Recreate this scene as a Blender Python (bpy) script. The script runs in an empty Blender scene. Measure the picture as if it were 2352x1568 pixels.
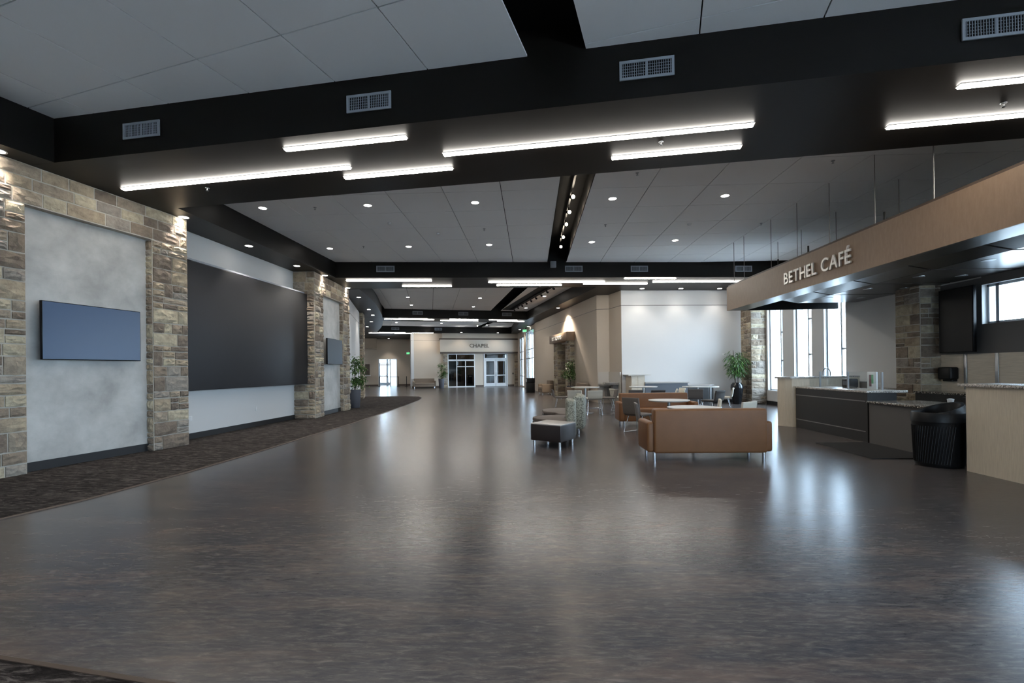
import bpy, bmesh, math, random
from mathutils import Vector, Matrix
from math import sin, cos, pi, radians, atan2, hypot

S = bpy.context.scene
COL = S.collection

# ---------------------------------------------------------------- camera
EYE = Vector((0.0, 0.0, 1.5))
YAW, PITCH, ROLL = 0.0395, 0.0023, -0.01213
_d = Vector((-sin(YAW) * cos(PITCH), cos(YAW) * cos(PITCH), sin(PITCH)))
_r0 = Vector((cos(YAW), sin(YAW), 0))
_u0 = _r0.cross(_d)
_r = cos(ROLL) * _r0 + sin(ROLL) * _u0
_u = -sin(ROLL) * _r0 + cos(ROLL) * _u0
cam_d = bpy.data.cameras.new('camera')
cam_d.sensor_width = 36.0
cam_d.lens = 36.0 * 1096 / 2352
cam_d.shift_y = 62.0 / 2352
cam_d.clip_end = 400
cam = bpy.data.objects.new('camera', cam_d)
m = Matrix.Identity(4)
for i in range(3):
    m[i][0], m[i][1], m[i][2], m[i][3] = _r[i], _u[i], -_d[i], EYE[i]
cam.matrix_world = m
COL.objects.link(cam)
S.camera = cam

# ---------------------------------------------------------------- world, exposure
W = bpy.data.worlds.new('overcast_sky'); S.world = W
W.use_nodes = True
bg = W.node_tree.nodes['Background']
bg.inputs['Color'].default_value = (0.62, 0.80, 1.0, 1)
bg.inputs['Strength'].default_value = 17.0
S.view_settings.view_transform = 'Standard'
S.view_settings.look = 'None'
S.view_settings.exposure = 0.6
S.view_settings.gamma = 1.0
S.view_settings.use_curve_mapping = False

LED_STRENGTH = 30.0
LENS_STRENGTH = 22.0
SPOT_W = 95.0

# levels
ZS = 4.73          # underside of soffits and beams
ZC = 5.27          # ceiling panels
ZC1 = 5.40         # ceiling panels in the first bay

# ---------------------------------------------------------------- materials
MATS = {}
def _new(name):
    mt = bpy.data.materials.new(name); mt.use_nodes = True
    nt = mt.node_tree
    return mt, nt, nt.nodes['Principled BSDF']

def plain(name, col, rough=0.5, metal=0.0, spec=0.5, bump=0.0, bscale=60.0, var=0.0, vscale=6.0):
    mt, nt, b = _new(name)
    b.inputs['Base Color'].default_value = (*col, 1)
    b.inputs['Roughness'].default_value = rough
    b.inputs['Metallic'].default_value = metal
    b.inputs['Specular IOR Level'].default_value = spec
    if bump or var:
        tc = nt.nodes.new('ShaderNodeTexCoord')
    if var:
        n = nt.nodes.new('ShaderNodeTexNoise'); n.inputs['Scale'].default_value = vscale; n.inputs['Detail'].default_value = 5
        nt.links.new(tc.outputs['Object'], n.inputs['Vector'])
        mx = nt.nodes.new('ShaderNodeMix'); mx.data_type = 'RGBA'
        mx.inputs[6].default_value = (*[c * (1 - var) for c in col], 1)
        mx.inputs[7].default_value = (*[min(1, c * (1 + var)) for c in col], 1)
        rp = nt.nodes.new('ShaderNodeMapRange'); rp.inputs[1].default_value = 0.3; rp.inputs[2].default_value = 0.7
        nt.links.new(n.outputs['Fac'], rp.inputs[0]); nt.links.new(rp.outputs[0], mx.inputs[0])
        nt.links.new(mx.outputs[2], b.inputs['Base Color'])
    if bump:
        n2 = nt.nodes.new('ShaderNodeTexNoise'); n2.inputs['Scale'].default_value = bscale; n2.inputs['Detail'].default_value = 4
        nt.links.new(tc.outputs['Object'], n2.inputs['Vector'])
        bp = nt.nodes.new('ShaderNodeBump'); bp.inputs['Strength'].default_value = bump; bp.inputs['Distance'].default_value = 0.01
        nt.links.new(n2.outputs['Fac'], bp.inputs['Height']); nt.links.new(bp.outputs[0], b.inputs['Normal'])
    MATS[name] = mt
    return mt

def emit(name, col, strength):
    mt = bpy.data.materials.new(name); mt.use_nodes = True
    nt = mt.node_tree; nt.nodes.remove(nt.nodes['Principled BSDF'])
    e = nt.nodes.new('ShaderNodeEmission'); e.inputs[0].default_value = (*col, 1); e.inputs[1].default_value = strength
    nt.links.new(e.outputs[0], nt.nodes['Material Output'].inputs[0])
    MATS[name] = mt
    return mt

def ramp(nt, stops):
    r = nt.nodes.new('ShaderNodeValToRGB')
    el = r.color_ramp.elements
    while len(el) > 1: el.remove(el[0])
    el[0].position = stops[0][0]; el[0].color = (*stops[0][1], 1)
    for p, c in stops[1:]:
        e = el.new(p); e.color = (*c, 1)
    return r

def mapped(nt, scale, rot=(0, 0, 0), out='Object'):
    tc = nt.nodes.new('ShaderNodeTexCoord'); mp = nt.nodes.new('ShaderNodeMapping')
    mp.inputs['Scale'].default_value = scale; mp.inputs['Rotation'].default_value = rot
    nt.links.new(tc.outputs[out], mp.inputs['Vector'])
    return mp.outputs[0]

def noise(nt, vec, scale, detail=6, rough=0.6, dist=0.0):
    n = nt.nodes.new('ShaderNodeTexNoise')
    n.inputs['Scale'].default_value = scale; n.inputs['Detail'].default_value = detail
    n.inputs['Roughness'].default_value = rough; n.inputs['Distortion'].default_value = dist
    nt.links.new(vec, n.inputs['Vector'])
    return n.outputs['Fac']

def mixc(nt, a, b, fac):
    mx = nt.nodes.new('ShaderNodeMix'); mx.data_type = 'RGBA'
    for sock, v in ((6, a), (7, b)):
        if isinstance(v, tuple): mx.inputs[sock].default_value = (*v, 1)
        else: nt.links.new(v, mx.inputs[sock])
    if isinstance(fac, float): mx.inputs[0].default_value = fac
    else: nt.links.new(fac, mx.inputs[0])
    return mx.outputs[2]

def mat_floor():
    mt, nt, b = _new('linoleum')
    v1 = mapped(nt, (0.55, 2.4, 1), (0, 0, radians(-9)))
    n1 = noise(nt, v1, 1.6, 9, 0.70, 0.5)
    n2 = noise(nt, mapped(nt, (0.6, 2.6, 1), (0, 0, radians(4))), 13.0, 7, 0.72, 0.6)
    n3 = noise(nt, mapped(nt, (0.8, 2.0, 1), (0, 0, radians(-14))), 0.75, 6, 0.62, 0.4)
    n4 = noise(nt, mapped(nt, (1.0, 1.8, 1)), 45.0, 3, 0.6, 0.2)
    c1 = ramp(nt, [(0.34, (0.036, 0.039, 0.050)), (0.5, (0.070, 0.063, 0.062)), (0.66, (0.130, 0.098, 0.083))])
    nt.links.new(n1, c1.inputs[0])
    c2 = ramp(nt, [(0.36, (0.022, 0.023, 0.029)), (0.52, (0.068, 0.062, 0.061)), (0.70, (0.185, 0.162, 0.148))])
    nt.links.new(n2, c2.inputs[0])
    c = mixc(nt, c1.outputs[0], c2.outputs[0], 0.45)
    r3 = ramp(nt, [(0.54, (0, 0, 0)), (0.70, (1, 1, 1))]); nt.links.new(n3, r3.inputs[0])
    f3 = nt.nodes.new('ShaderNodeMath'); f3.operation = 'MULTIPLY'; f3.inputs[1].default_value = 0.38
    nt.links.new(r3.outputs[0], f3.inputs[0])
    c = mixc(nt, c, (0.135, 0.088, 0.072), f3.outputs[0])
    r4 = ramp(nt, [(0.66, (0, 0, 0)), (0.78, (1, 1, 1))]); nt.links.new(n4, r4.inputs[0])
    f4 = nt.nodes.new('ShaderNodeMath'); f4.operation = 'MULTIPLY'; f4.inputs[1].default_value = 0.35
    nt.links.new(r4.outputs[0], f4.inputs[0])
    c = mixc(nt, c, (0.20, 0.185, 0.175), f4.outputs[0])
    nt.links.new(c, b.inputs['Base Color'])
    rr = nt.nodes.new('ShaderNodeMapRange'); rr.inputs[1].default_value = 0.3; rr.inputs[2].default_value = 0.7; rr.inputs[3].default_value = 0.21; rr.inputs[4].default_value = 0.27
    nt.links.new(n2, rr.inputs[0]); nt.links.new(rr.outputs[0], b.inputs['Roughness'])
    b.inputs['Specular IOR Level'].default_value = 0.33
    bp = nt.nodes.new('ShaderNodeBump'); bp.inputs['Strength'].default_value = 0.012; bp.inputs['Distance'].default_value = 0.004
    nt.links.new(n2, bp.inputs['Height']); nt.links.new(bp.outputs[0], b.inputs['Normal'])
    MATS['floor'] = mt

def mat_carpet():
    mt, nt, b = _new('carpet')
    v = mapped(nt, (1, 4.5, 1), (0, 0, radians(25)))
    n1 = noise(nt, v, 4.0, 9, 0.78, 1.2)
    c = ramp(nt, [(0.40, (0.010, 0.008, 0.0075)), (0.5, (0.030, 0.0255, 0.024)), (0.60, (0.105, 0.092, 0.085))])
    nt.links.new(n1, c.inputs[0]); nt.links.new(c.outputs[0], b.inputs['Base Color'])
    b.inputs['Roughness'].default_value = 0.95; b.inputs['Specular IOR Level'].default_value = 0.1
    n2 = noise(nt, mapped(nt, (1, 1, 1)), 180, 3)
    bp = nt.nodes.new('ShaderNodeBump'); bp.inputs['Strength'].default_value = 0.6; bp.inputs['Distance'].default_value = 0.01
    nt.links.new(n2, bp.inputs['Height']); nt.links.new(bp.outputs[0], b.inputs['Normal'])
    MATS['carpet'] = mt

def mat_stone():
    mt, nt, b = _new('sandstone')
    oi = nt.nodes.new('ShaderNodeObjectInfo')
    c = ramp(nt, [(0.0, (0.185, 0.150, 0.122)), (0.2, (0.30, 0.255, 0.205)), (0.38, (0.235, 0.19, 0.15)),
                  (0.52, (0.43, 0.385, 0.295)), (0.66, (0.275, 0.25, 0.225)), (0.8, (0.34, 0.285, 0.215)), (1.0, (0.33, 0.305, 0.265))])
    c.color_ramp.interpolation = 'CONSTANT'
    nt.links.new(oi.outputs['Random'], c.inputs[0])
    tc = nt.nodes.new('ShaderNodeTexCoord')
    geo = nt.nodes.new('ShaderNodeNewGeometry')
    n = nt.nodes.new('ShaderNodeTexNoise'); n.inputs['Scale'].default_value = 7; n.inputs['Detail'].default_value = 8; n.inputs['Roughness'].default_value = 0.7
    nt.links.new(geo.outputs['Position'], n.inputs['Vector'])
    r = ramp(nt, [(0.3, (0.62, 0.58, 0.55)), (0.6, (1.1, 1.06, 0.98)), (0.8, (1.35, 1.3, 1.15))])
    nt.links.new(n.outputs['Fac'], r.inputs[0])
    mx = nt.nodes.new('ShaderNodeMix'); mx.data_type = 'RGBA'; mx.blend_type = 'MULTIPLY'; mx.inputs[0].default_value = 1
    nt.links.new(c.outputs[0], mx.inputs[6]); nt.links.new(r.outputs[0], mx.inputs[7])
    nt.links.new(mx.outputs[2], b.inputs['Base Color'])
    b.inputs['Roughness'].default_value = 0.9
    n2 = nt.nodes.new('ShaderNodeTexNoise'); n2.inputs['Scale'].default_value = 16; n2.inputs['Detail'].default_value = 8
    nt.links.new(geo.outputs['Position'], n2.inputs['Vector'])
    bp = nt.nodes.new('ShaderNodeBump'); bp.inputs['Strength'].default_value = 0.7; bp.inputs['Distance'].default_value = 0.03
    nt.links.new(n2.outputs['Fac'], bp.inputs['Height']); nt.links.new(bp.outputs[0], b.inputs['Normal'])
    MATS['stone'] = mt

def mat_plaster():
    mt, nt, b = _new('troweled_plaster')
    v = mapped(nt, (1, 1, 1))
    n1 = noise(nt, v, 1.9, 7, 0.6, 0.15)
    c = ramp(nt, [(0.3, (0.31, 0.305, 0.29)), (0.5, (0.41, 0.405, 0.385)), (0.7, (0.50, 0.495, 0.475))])
    nt.links.new(n1, c.inputs[0]); nt.links.new(c.outputs[0], b.inputs['Base Color'])
    b.inputs['Roughness'].default_value = 0.6
    n2 = noise(nt, v, 5, 5)
    bp = nt.nodes.new('ShaderNodeBump'); bp.inputs['Strength'].default_value = 0.12; bp.inputs['Distance'].default_value = 0.02
    nt.links.new(n2, bp.inputs['Height']); nt.links.new(bp.outputs[0], b.inputs['Normal'])
    MATS['plaster'] = mt

def mat_grain(name, dark, light, axis_scale, rough=0.45):
    mt, nt, b = _new(name)
    v = mapped(nt, axis_scale)
    n1 = noise(nt, v, 6, 6, 0.65, 0.2)
    c = ramp(nt, [(0.35, dark), (0.65, light)])
    nt.links.new(n1, c.inputs[0]); nt.links.new(c.outputs[0], b.inputs['Base Color'])
    b.inputs['Roughness'].default_value = rough
    MATS[name] = mt

def mat_granite(name, cols, scale=120, rough=0.2):
    mt, nt, b = _new(name)
    v = mapped(nt, (1, 1, 1))
    vo = nt.nodes.new('ShaderNodeTexVoronoi'); vo.inputs['Scale'].default_value = scale
    nt.links.new(v, vo.inputs['Vector'])
    sp = nt.nodes.new('ShaderNodeSeparateColor'); nt.links.new(vo.outputs['Color'], sp.inputs[0])
    c = ramp(nt, [(i / (len(cols)), k) for i, k in enumerate(cols)]); c.color_ramp.interpolation = 'CONSTANT'
    nt.links.new(sp.outputs[0], c.inputs[0]); nt.links.new(c.outputs[0], b.inputs['Base Color'])
    b.inputs['Roughness'].default_value = rough
    MATS[name] = mt

def mat_glass(name, tint=(0.96, 0.98, 0.985), gloss=0.05):
    mt = bpy.data.materials.new(name); mt.use_nodes = True
    nt = mt.node_tree; nt.nodes.remove(nt.nodes['Principled BSDF'])
    t = nt.nodes.new('ShaderNodeBsdfTransparent'); t.inputs[0].default_value = (*tint, 1)
    g = nt.nodes.new('ShaderNodeBsdfGlossy'); g.inputs['Roughness'].default_value = 0.02
    lw = nt.nodes.new('ShaderNodeLayerWeight'); lw.inputs['Blend'].default_value = 0.5
    pw = nt.nodes.new('ShaderNodeMath'); pw.operation = 'POWER'; pw.inputs[1].default_value = 5.0
    nt.links.new(lw.outputs['Facing'], pw.inputs[0])
    ad = nt.nodes.new('ShaderNodeMath'); ad.operation = 'MULTIPLY_ADD'; ad.inputs[1].default_value = 1 - gloss; ad.inputs[2].default_value = gloss; ad.use_clamp = True
    nt.links.new(pw.outputs[0], ad.inputs[0])
    mx = nt.nodes.new('ShaderNodeMixShader')
    nt.links.new(ad.outputs[0], mx.inputs[0]); nt.links.new(t.outputs[0], mx.inputs[1]); nt.links.new(g.outputs[0], mx.inputs[2])
    nt.links.new(mx.outputs[0], nt.nodes['Material Output'].inputs[0])
    MATS[name] = mt

def mat_speckle():
    mt, nt, b = _new('speckled_weave')
    n = noise(nt, mapped(nt, (1, 1, 1.8)), 38, 3, 0.6, 0.4)
    c = ramp(nt, [(0.42, (0.075, 0.075, 0.06)), (0.54, (0.33, 0.335, 0.28))])
    nt.links.new(n, c.inputs[0]); nt.links.new(c.outputs[0], b.inputs['Base Color'])
    b.inputs['Roughness'].default_value = 0.85
    MATS['speckle'] = mt

def mat_leaf(name, a, bcol):
    mt, nt, b = _new(name)
    geo = nt.nodes.new('ShaderNodeNewGeometry')
    c = ramp(nt, [(0.0, a), (1.0, bcol)])
    nt.links.new(geo.outputs['Random Per Island'], c.inputs[0]); nt.links.new(c.outputs[0], b.inputs['Base Color'])
    b.inputs['Roughness'].default_value = 0.45
    MATS[name] = mt

mat_floor(); mat_carpet(); mat_stone(); mat_plaster(); mat_speckle()
mat_grain('veneer', (0.56, 0.47, 0.355), (0.67, 0.575, 0.445), (14, 14, 0.7))
mat_grain('veneer_flat', (0.54, 0.465, 0.365), (0.66, 0.575, 0.46), (1, 0.7, 14))
mat_grain('canopy_panel', (0.016, 0.012, 0.010), (0.030, 0.023, 0.018), (0.8, 9, 9), 0.30)
mat_grain('fascia', (0.25, 0.166, 0.108), (0.29, 0.196, 0.13), (3, 3, 0.8), 0.5)
mat_granite('granite_light', [(0.42, 0.39, 0.35), (0.55, 0.51, 0.46), (0.30, 0.27, 0.24), (0.62, 0.58, 0.53), (0.12, 0.11, 0.1)], 110)
mat_granite('granite_dark', [(0.05, 0.045, 0.04), (0.22, 0.19, 0.16), (0.02, 0.02, 0.02), (0.45, 0.41, 0.36), (0.10, 0.085, 0.07)], 70, 0.15)
mat_glass('glass'); mat_glass('glass_dark', (0.35, 0.37, 0.38), 0.1)
plain('white_wall', (0.56, 0.555, 0.545), 0.62, bump=0.03, bscale=90)
plain('beige_wall', (0.50, 0.425, 0.345), 0.65, bump=0.03, bscale=90)
plain('taupe_wall', (0.30, 0.27, 0.235), 0.65, bump=0.03, bscale=90)
plain('dark_wall', (0.115, 0.108, 0.105), 0.6)
plain('dark_paint', (0.0085, 0.0068, 0.0055), 0.45, spec=0.22, bump=0.03, bscale=50)
plain('black_paint', (0.006, 0.006, 0.006), 0.7, spec=0.2)
plain('ceiling_panel', (0.87, 0.87, 0.87), 0.9, bump=0.12, bscale=220, spec=0.2)
plain('mortar', (0.42, 0.385, 0.33), 0.95, bump=0.4, bscale=60)
plain('base_black', (0.013, 0.013, 0.014), 0.5)
plain('screen_fabric', (0.020, 0.020, 0.0225), 0.5, spec=0.35)
plain('tv_screen_reflection', (0.035, 0.068, 0.135), 0.32, spec=0.5)  # blue window reflection is put into the base colour of the screen
plain('tv_dark', (0.0035, 0.0035, 0.004), 0.3, spec=0.15)
plain('tv_screen_dim', (0.026, 0.034, 0.046), 0.5, spec=0.25)  # darker screen copy for the second television, which mirrors less window light
plain('black_plastic', (0.005, 0.005, 0.0055), 0.45, spec=0.3)
plain('leather_tan', (0.165, 0.072, 0.028), 0.5, spec=0.3, bump=0.05, bscale=160, var=0.06)
plain('leather_dark', (0.018, 0.012, 0.011), 0.38, bump=0.05, bscale=160)
plain('taupe_fabric', (0.115, 0.095, 0.083), 0.75, bump=0.08, bscale=220)
plain('grey_fabric', (0.135, 0.118, 0.108), 0.7, bump=0.08, bscale=220)
plain('dark_fabric', (0.042, 0.034, 0.030), 0.7, bump=0.08, bscale=220)
plain('cream_vinyl', (0.60, 0.56, 0.47), 0.5)
plain('settee_fabric', (0.175, 0.13, 0.095), 0.8, bump=0.08, bscale=200)
plain('chrome', (0.62, 0.63, 0.65), 0.22, metal=1.0)
plain('steel', (0.38, 0.39, 0.40), 0.35, metal=1.0)
plain('laminate', (0.40, 0.375, 0.35), 0.32)
plain('table_white', (0.52, 0.50, 0.47), 0.3)
plain('grey_panel', (0.095, 0.088, 0.083), 0.5)
plain('slate_panel', (0.10, 0.11, 0.125), 0.45)
plain('black_panel', (0.0125, 0.0115, 0.011), 0.4)
plain('pot_grey', (0.075, 0.075, 0.088), 0.55, bump=0.05)
plain('pot_black', (0.010, 0.011, 0.013), 0.18)
plain('soil', (0.02, 0.014, 0.01), 0.95, bump=0.6)
plain('bark', (0.06, 0.045, 0.032), 0.9, bump=0.4)
plain('white_plastic', (0.66, 0.66, 0.65), 0.4)
plain('frame_white', (0.62, 0.63, 0.64), 0.4)
plain('frame_alu', (0.42, 0.46, 0.50), 0.35, metal=0.4)
plain('vent_grey', (0.30, 0.32, 0.35), 0.45)
plain('letter_metal', (0.72, 0.70, 0.66), 0.35, metal=0.3)
plain('letter_dark', (0.12, 0.095, 0.07), 0.45)
plain('strip_metal', (0.28, 0.27, 0.26), 0.35, metal=0.7)
plain('concrete', (0.30, 0.29, 0.28), 0.9, bump=0.2)
plain('granite_grey', (0.20, 0.19, 0.18), 0.4, var=0.3, vscale=60)
plain('wood_dark', (0.075, 0.05, 0.035), 0.5)
plain('tile_wains', (0.50, 0.455, 0.40), 0.4)
plain('chapel_carpet', (0.05, 0.05, 0.055), 0.9)
plain('outside_ground', (0.55, 0.54, 0.52), 0.9)
plain('flyer_green', (0.06, 0.30, 0.12), 0.5)
plain('flyer_red', (0.12, 0.03, 0.04), 0.5)
mat_leaf('leaf_ficus', (0.012, 0.045, 0.008), (0.085, 0.17, 0.03))
mat_leaf('leaf_bamboo', (0.015, 0.055, 0.02), (0.10, 0.23, 0.035))
emit('led', (1.0, 0.95, 0.87), LED_STRENGTH)
emit('lens', (1.0, 0.95, 0.88), LENS_STRENGTH)
emit('lens_warm', (1.0, 0.88, 0.70), LENS_STRENGTH)
emit('exit_green', (0.10, 0.85, 0.25), 2.0)

# ---------------------------------------------------------------- mesh helpers
class MB:
    """collects shapes into one mesh"""
    def __init__(s): s.v = []; s.f = []
    def add(s, vs, fs):
        o = len(s.v); s.v += [tuple(p) for p in vs]; s.f += [tuple(i + o for i in f) for f in fs]
        return s
    def box(s, x0, y0, z0, x1, y1, z1):
        return s.add([(x0,y0,z0),(x1,y0,z0),(x1,y1,z0),(x0,y1,z0),(x0,y0,z1),(x1,y0,z1),(x1,y1,z1),(x0,y1,z1)],
                     [(0,3,2,1),(4,5,6,7),(0,1,5,4),(1,2,6,5),(2,3,7,6),(3,0,4,7)])
    def prism(s, pts, z0, z1):
        a = sum(pts[i][0]*pts[(i+1)%len(pts)][1]-pts[(i+1)%len(pts)][0]*pts[i][1] for i in range(len(pts)))
        if a < 0: pts = pts[::-1]
        n = len(pts)
        return s.add([(p[0],p[1],z0) for p in pts]+[(p[0],p[1],z1) for p in pts],
                     [tuple(range(n))[::-1], tuple(range(n,2*n))]+[(i,(i+1)%n,n+(i+1)%n,n+i) for i in range(n)])
    def wallbox(s, p0, p1, t, z0, z1):
        """box along p0->p1, thickness t to the right-hand side of the direction (negative = left)"""
        dx, dy = p1[0]-p0[0], p1[1]-p0[1]; L = hypot(dx, dy); nx, ny = dy/L*t, -dx/L*t
        return s.prism([p0, p1, (p1[0]+nx, p1[1]+ny), (p0[0]+nx, p0[1]+ny)], z0, z1)
    def lathe(s, prof, n=24, c=(0,0), a0=0.0, ring=False):
        vs=[]; fs=[]; k=len(prof)
        for i in range(n):
            a=a0+2*pi*i/n
            for r,z in prof: vs.append((c[0]+r*cos(a), c[1]+r*sin(a), z))
        for i in range(n):
            j=(i+1)%n
            for q in range(k-1): fs.append((i*k+q, j*k+q, j*k+q+1, i*k+q+1))
            if ring: fs.append((i*k+k-1, j*k+k-1, j*k, i*k))
        if not ring:
            fs.append(tuple(i*k for i in range(n))[::-1]); fs.append(tuple(i*k+k-1 for i in range(n)))
        return s.add(vs, fs)
    def tube(s, path, r, n=8, closed=False):
        P=[Vector(p) for p in path]; k=len(P); vs=[]; fs=[]
        T=[]
        for i in range(k):
            if closed: t=(P[(i+1)%k]-P[i-1])
            else: t=P[min(i+1,k-1)]-P[max(i-1,0)]
            T.append(t.normalized())
        nrm=Vector((0,0,1)) if abs(T[0].z)<0.9 else Vector((1,0,0))
        nrm=(nrm-T[0]*nrm.dot(T[0])).normalized()
        for i in range(k):
            nrm=(nrm-T[i]*nrm.dot(T[i]))
            nrm=nrm.normalized() if nrm.length>1e-6 else T[i].orthogonal().normalized()
            b=T[i].cross(nrm)
            rr=r[i] if isinstance(r,(list,tuple)) else r
            for q in range(n):
                a=2*pi*q/n; vs.append(P[i]+nrm*rr*cos(a)+b*rr*sin(a))
        rng=k if closed else k-1
        for i in range(rng):
            j=(i+1)%k
            for q in range(n): fs.append((i*n+q, i*n+(q+1)%n, j*n+(q+1)%n, j*n+q))
        if not closed: fs.append(tuple(range(n))[::-1]); fs.append(tuple((k-1)*n+q for q in range(n)))
        return s.add(vs, fs)
    def mesh(s, name, smooth=False):
        me=bpy.data.meshes.new(name); me.from_pydata([tuple(p) for p in s.v],[],s.f); me.update()
        bm=bmesh.new(); bm.from_mesh(me); bmesh.ops.recalc_face_normals(bm, faces=bm.faces); bm.to_mesh(me); bm.free()
        if smooth:
            for p in me.polygons: p.use_smooth=True
            try: me.set_sharp_from_angle(angle=radians(40))
            except Exception: pass
        return me
    def build(s, name, mat, parent=None, smooth=False, loc=None, rz=None, bevel=0, seg=2):
        me=s.mesh(name, smooth)
        if bevel:
            bm=bmesh.new(); bm.from_mesh(me)
            bmesh.ops.bevel(bm, geom=bm.edges[:], offset=bevel, segments=seg, affect='EDGES', profile=0.5, clamp_overlap=True)
            bm.to_mesh(me); bm.free()
            for p in me.polygons: p.use_smooth=True
            try: me.set_sharp_from_angle(angle=radians(50))
            except Exception: pass
        return link(name, me, mat, parent, loc, rz)

def link(name, me, mat=None, parent=None, loc=None, rz=None):
    o=bpy.data.objects.new(name, me)
    if mat is not None and len(me.materials)==0: me.materials.append(MATS[mat])
    COL.objects.link(o)
    if parent is not None: o.parent=parent
    if loc is not None: o.location=loc
    if rz is not None: o.rotation_euler=(0,0,rz)
    return o

def tag(o, label, cat, group=None):
    o['label']=label; o['category']=cat
    if group: o['group']=group
    return o
def thing(name, label, cat, loc=(0,0,0), rz=0.0, group=None):
    o=bpy.data.objects.new(name, None); COL.objects.link(o); o.empty_display_size=0.1
    o.location=loc; o.rotation_euler=(0,0,rz)
    return tag(o, label, cat, group)
def structure(o, label=None):
    o['kind']='structure'
    if label: o['label']=label
    return o
def copy_tree(o, loc, rz=0.0, label=None, group=None):
    def cp(src, parent):
        c=src.copy(); COL.objects.link(c); c.parent=parent
        for ch in list(src.children): cp(ch, c)
        return c
    kids=list(o.children)
    c=o.copy(); COL.objects.link(c); c.location=loc; c.rotation_euler=(0,0,rz)
    for ch in kids: cp(ch, c)
    if label: c['label']=label
    if group: c['group']=group
    return c
def rbox(name, mat, parent, x0,y0,z0,x1,y1,z1, bev=0.02, seg=3, tilt=None):
    o=MB().box(x0,y0,z0,x1,y1,z1).build(name, mat, parent, bevel=bev, seg=seg)
    return o
def lerp(a,b,t): return (a[0]+(b[0]-a[0])*t, a[1]+(b[1]-a[1])*t)
def off(p0,p1,q,d):
    """point q moved d to the right of the direction p0->p1"""
    dx,dy=p1[0]-p0[0],p1[1]-p0[1]; L=hypot(dx,dy); return (q[0]+dy/L*d, q[1]-dx/L*d)

# ================================================================ STRUCTURE
# floor
structure(MB().prism([(-24,-8),(12,-8),(12,24),(12,60),(-24,60)],-0.2,0.0).build('floor','floor'),
          'polished dark brown marbled linoleum floor')
structure(MB().prism([(-80,-80),(80,-80),(80,120),(-80,120)],-0.5,-0.25).build('ground_outside','outside_ground'))

# carpet beside the stone walls
cp_edge=[(-6.4,1.4),(-5.95,3.2),(-5.55,4.75),(-5.35,5.5),(-5.22,7.05),(-5.18,9.0),(-5.20,10.8),(-5.17,13.3),(-5.28,16.4),(-5.45,20.5),
         (-5.70,24.1),(-6.0,26.0),(-6.45,27.3),(-7.2,27.75),(-8.3,27.9),(-9.9,27.75),(-11.5,28.2)]
_A=(sin(radians(9.4)),cos(radians(9.4))); _B=(sin(radians(-3.35)),cos(radians(-3.35)))
def _ap(q,d): return (-7.67+_A[0]*q-_A[1]*d,6.96+_A[1]*q+_A[0]*d)
def _bp(q,d): return (-6.93+_B[0]*q-_B[1]*d,15.08+_B[1]*q+_B[0]*d)
inner=[(-9.86,27.9),(-9.22,25.95),(-9.40,25.95),(-7.38,18.6),_bp(3.44,0),_bp(2.76,0),_bp(2.76,.14),_bp(.72,.14),_bp(.72,0),_bp(0,0),(-7.585,15.08),(-7.785,9.8),_ap(2.84,0),_ap(2.06,0),_ap(2.06,.14),_ap(0,.14),_ap(0,0),_ap(-.8,0),(-8.06,6.2),(-9.38,1.4)]
carpet=MB().prism(cp_edge[:-1]+inner,0.0,0.008).build('carpet','carpet')
tag(carpet,'dark brown streaked carpet runner along the stone and plaster wall','carpet')
MB().tube([(p[0],p[1],0.004) for p in cp_edge],0.012,6).build('edge_trim','wood_dark',carpet)
cn=[(-9.5,3.6),(-2.82,2.42),(-1.89,2.25),(2.0,1.55),(9.0,0.3)]
carpet2=MB().prism([cn[1],cn[2],cn[3],cn[4],(9.0,-7.5),(-5.6,-7.5),(-5.6,2.93)],0.0,0.008).build('carpet','carpet')
tag(carpet2,'dark streaked carpet with a brown edge strip beside the open linoleum','carpet')
MB().tube([(-5.6,2.93,0.004),(-2.82,2.42,0.004),(-1.89,2.25,0.004),(2.0,1.55,0.004),(9.0,0.3,0.004)],0.018,6).build('edge_trim','wood_dark',carpet2)

# ---- beams and soffits (solid, dark painted)
def ylin(p,q,x): return p[1]+(q[1]-p[1])*(x-p[0])/(q[0]-p[0])
B1N=((-7.2,6.97),(3.91,5.39)); B1F=((-6.83,9.04),(7.11,7.13))
B2N=((-6.53,16.17),(7.58,17.5)); B2F=((-6.23,18.42),(2.28,19.0))
B3N=((-8.94,28.45),(0.06,31.1)); B3F=((-9.64,30.2),(-1.44,32.9))
B4N=((-12.9,39.0),(-1.5,42.9))
def beam(name,N,F,xa,xb,label,ztop=5.9):
    o=MB().prism([(xa,ylin(*N,xa)),(xb,ylin(*N,xb)),(xb,ylin(*F,xb)),(xa,ylin(*F,xa))],ZS,ztop).build(name,'dark_paint')
    return structure(o,label)
beam('ceiling_beam',B1N,B1F,-8.6,9.9,'wide dark brown ceiling beam with four air vents and bar lights')
beam('ceiling_beam',B2N,B2F,-7.4,10.6,'dark brown ceiling beam crossing before the white cafe wall')
beam('ceiling_beam',B3N,B3F,-10.4,1.2,'dark brown ceiling beam nearest the chapel storefront')
structure(MB().prism([(-14.5,ylin(*B4N,-14.5)),(-1.0,ylin(*B4N,-1.0)),(-1.0,45.5),(-20,52),(-20,38)],ZS+0.003,5.9).build('ceiling_beam','dark_paint'),
          'dark brown dropped ceiling over the chapel entry')
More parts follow.
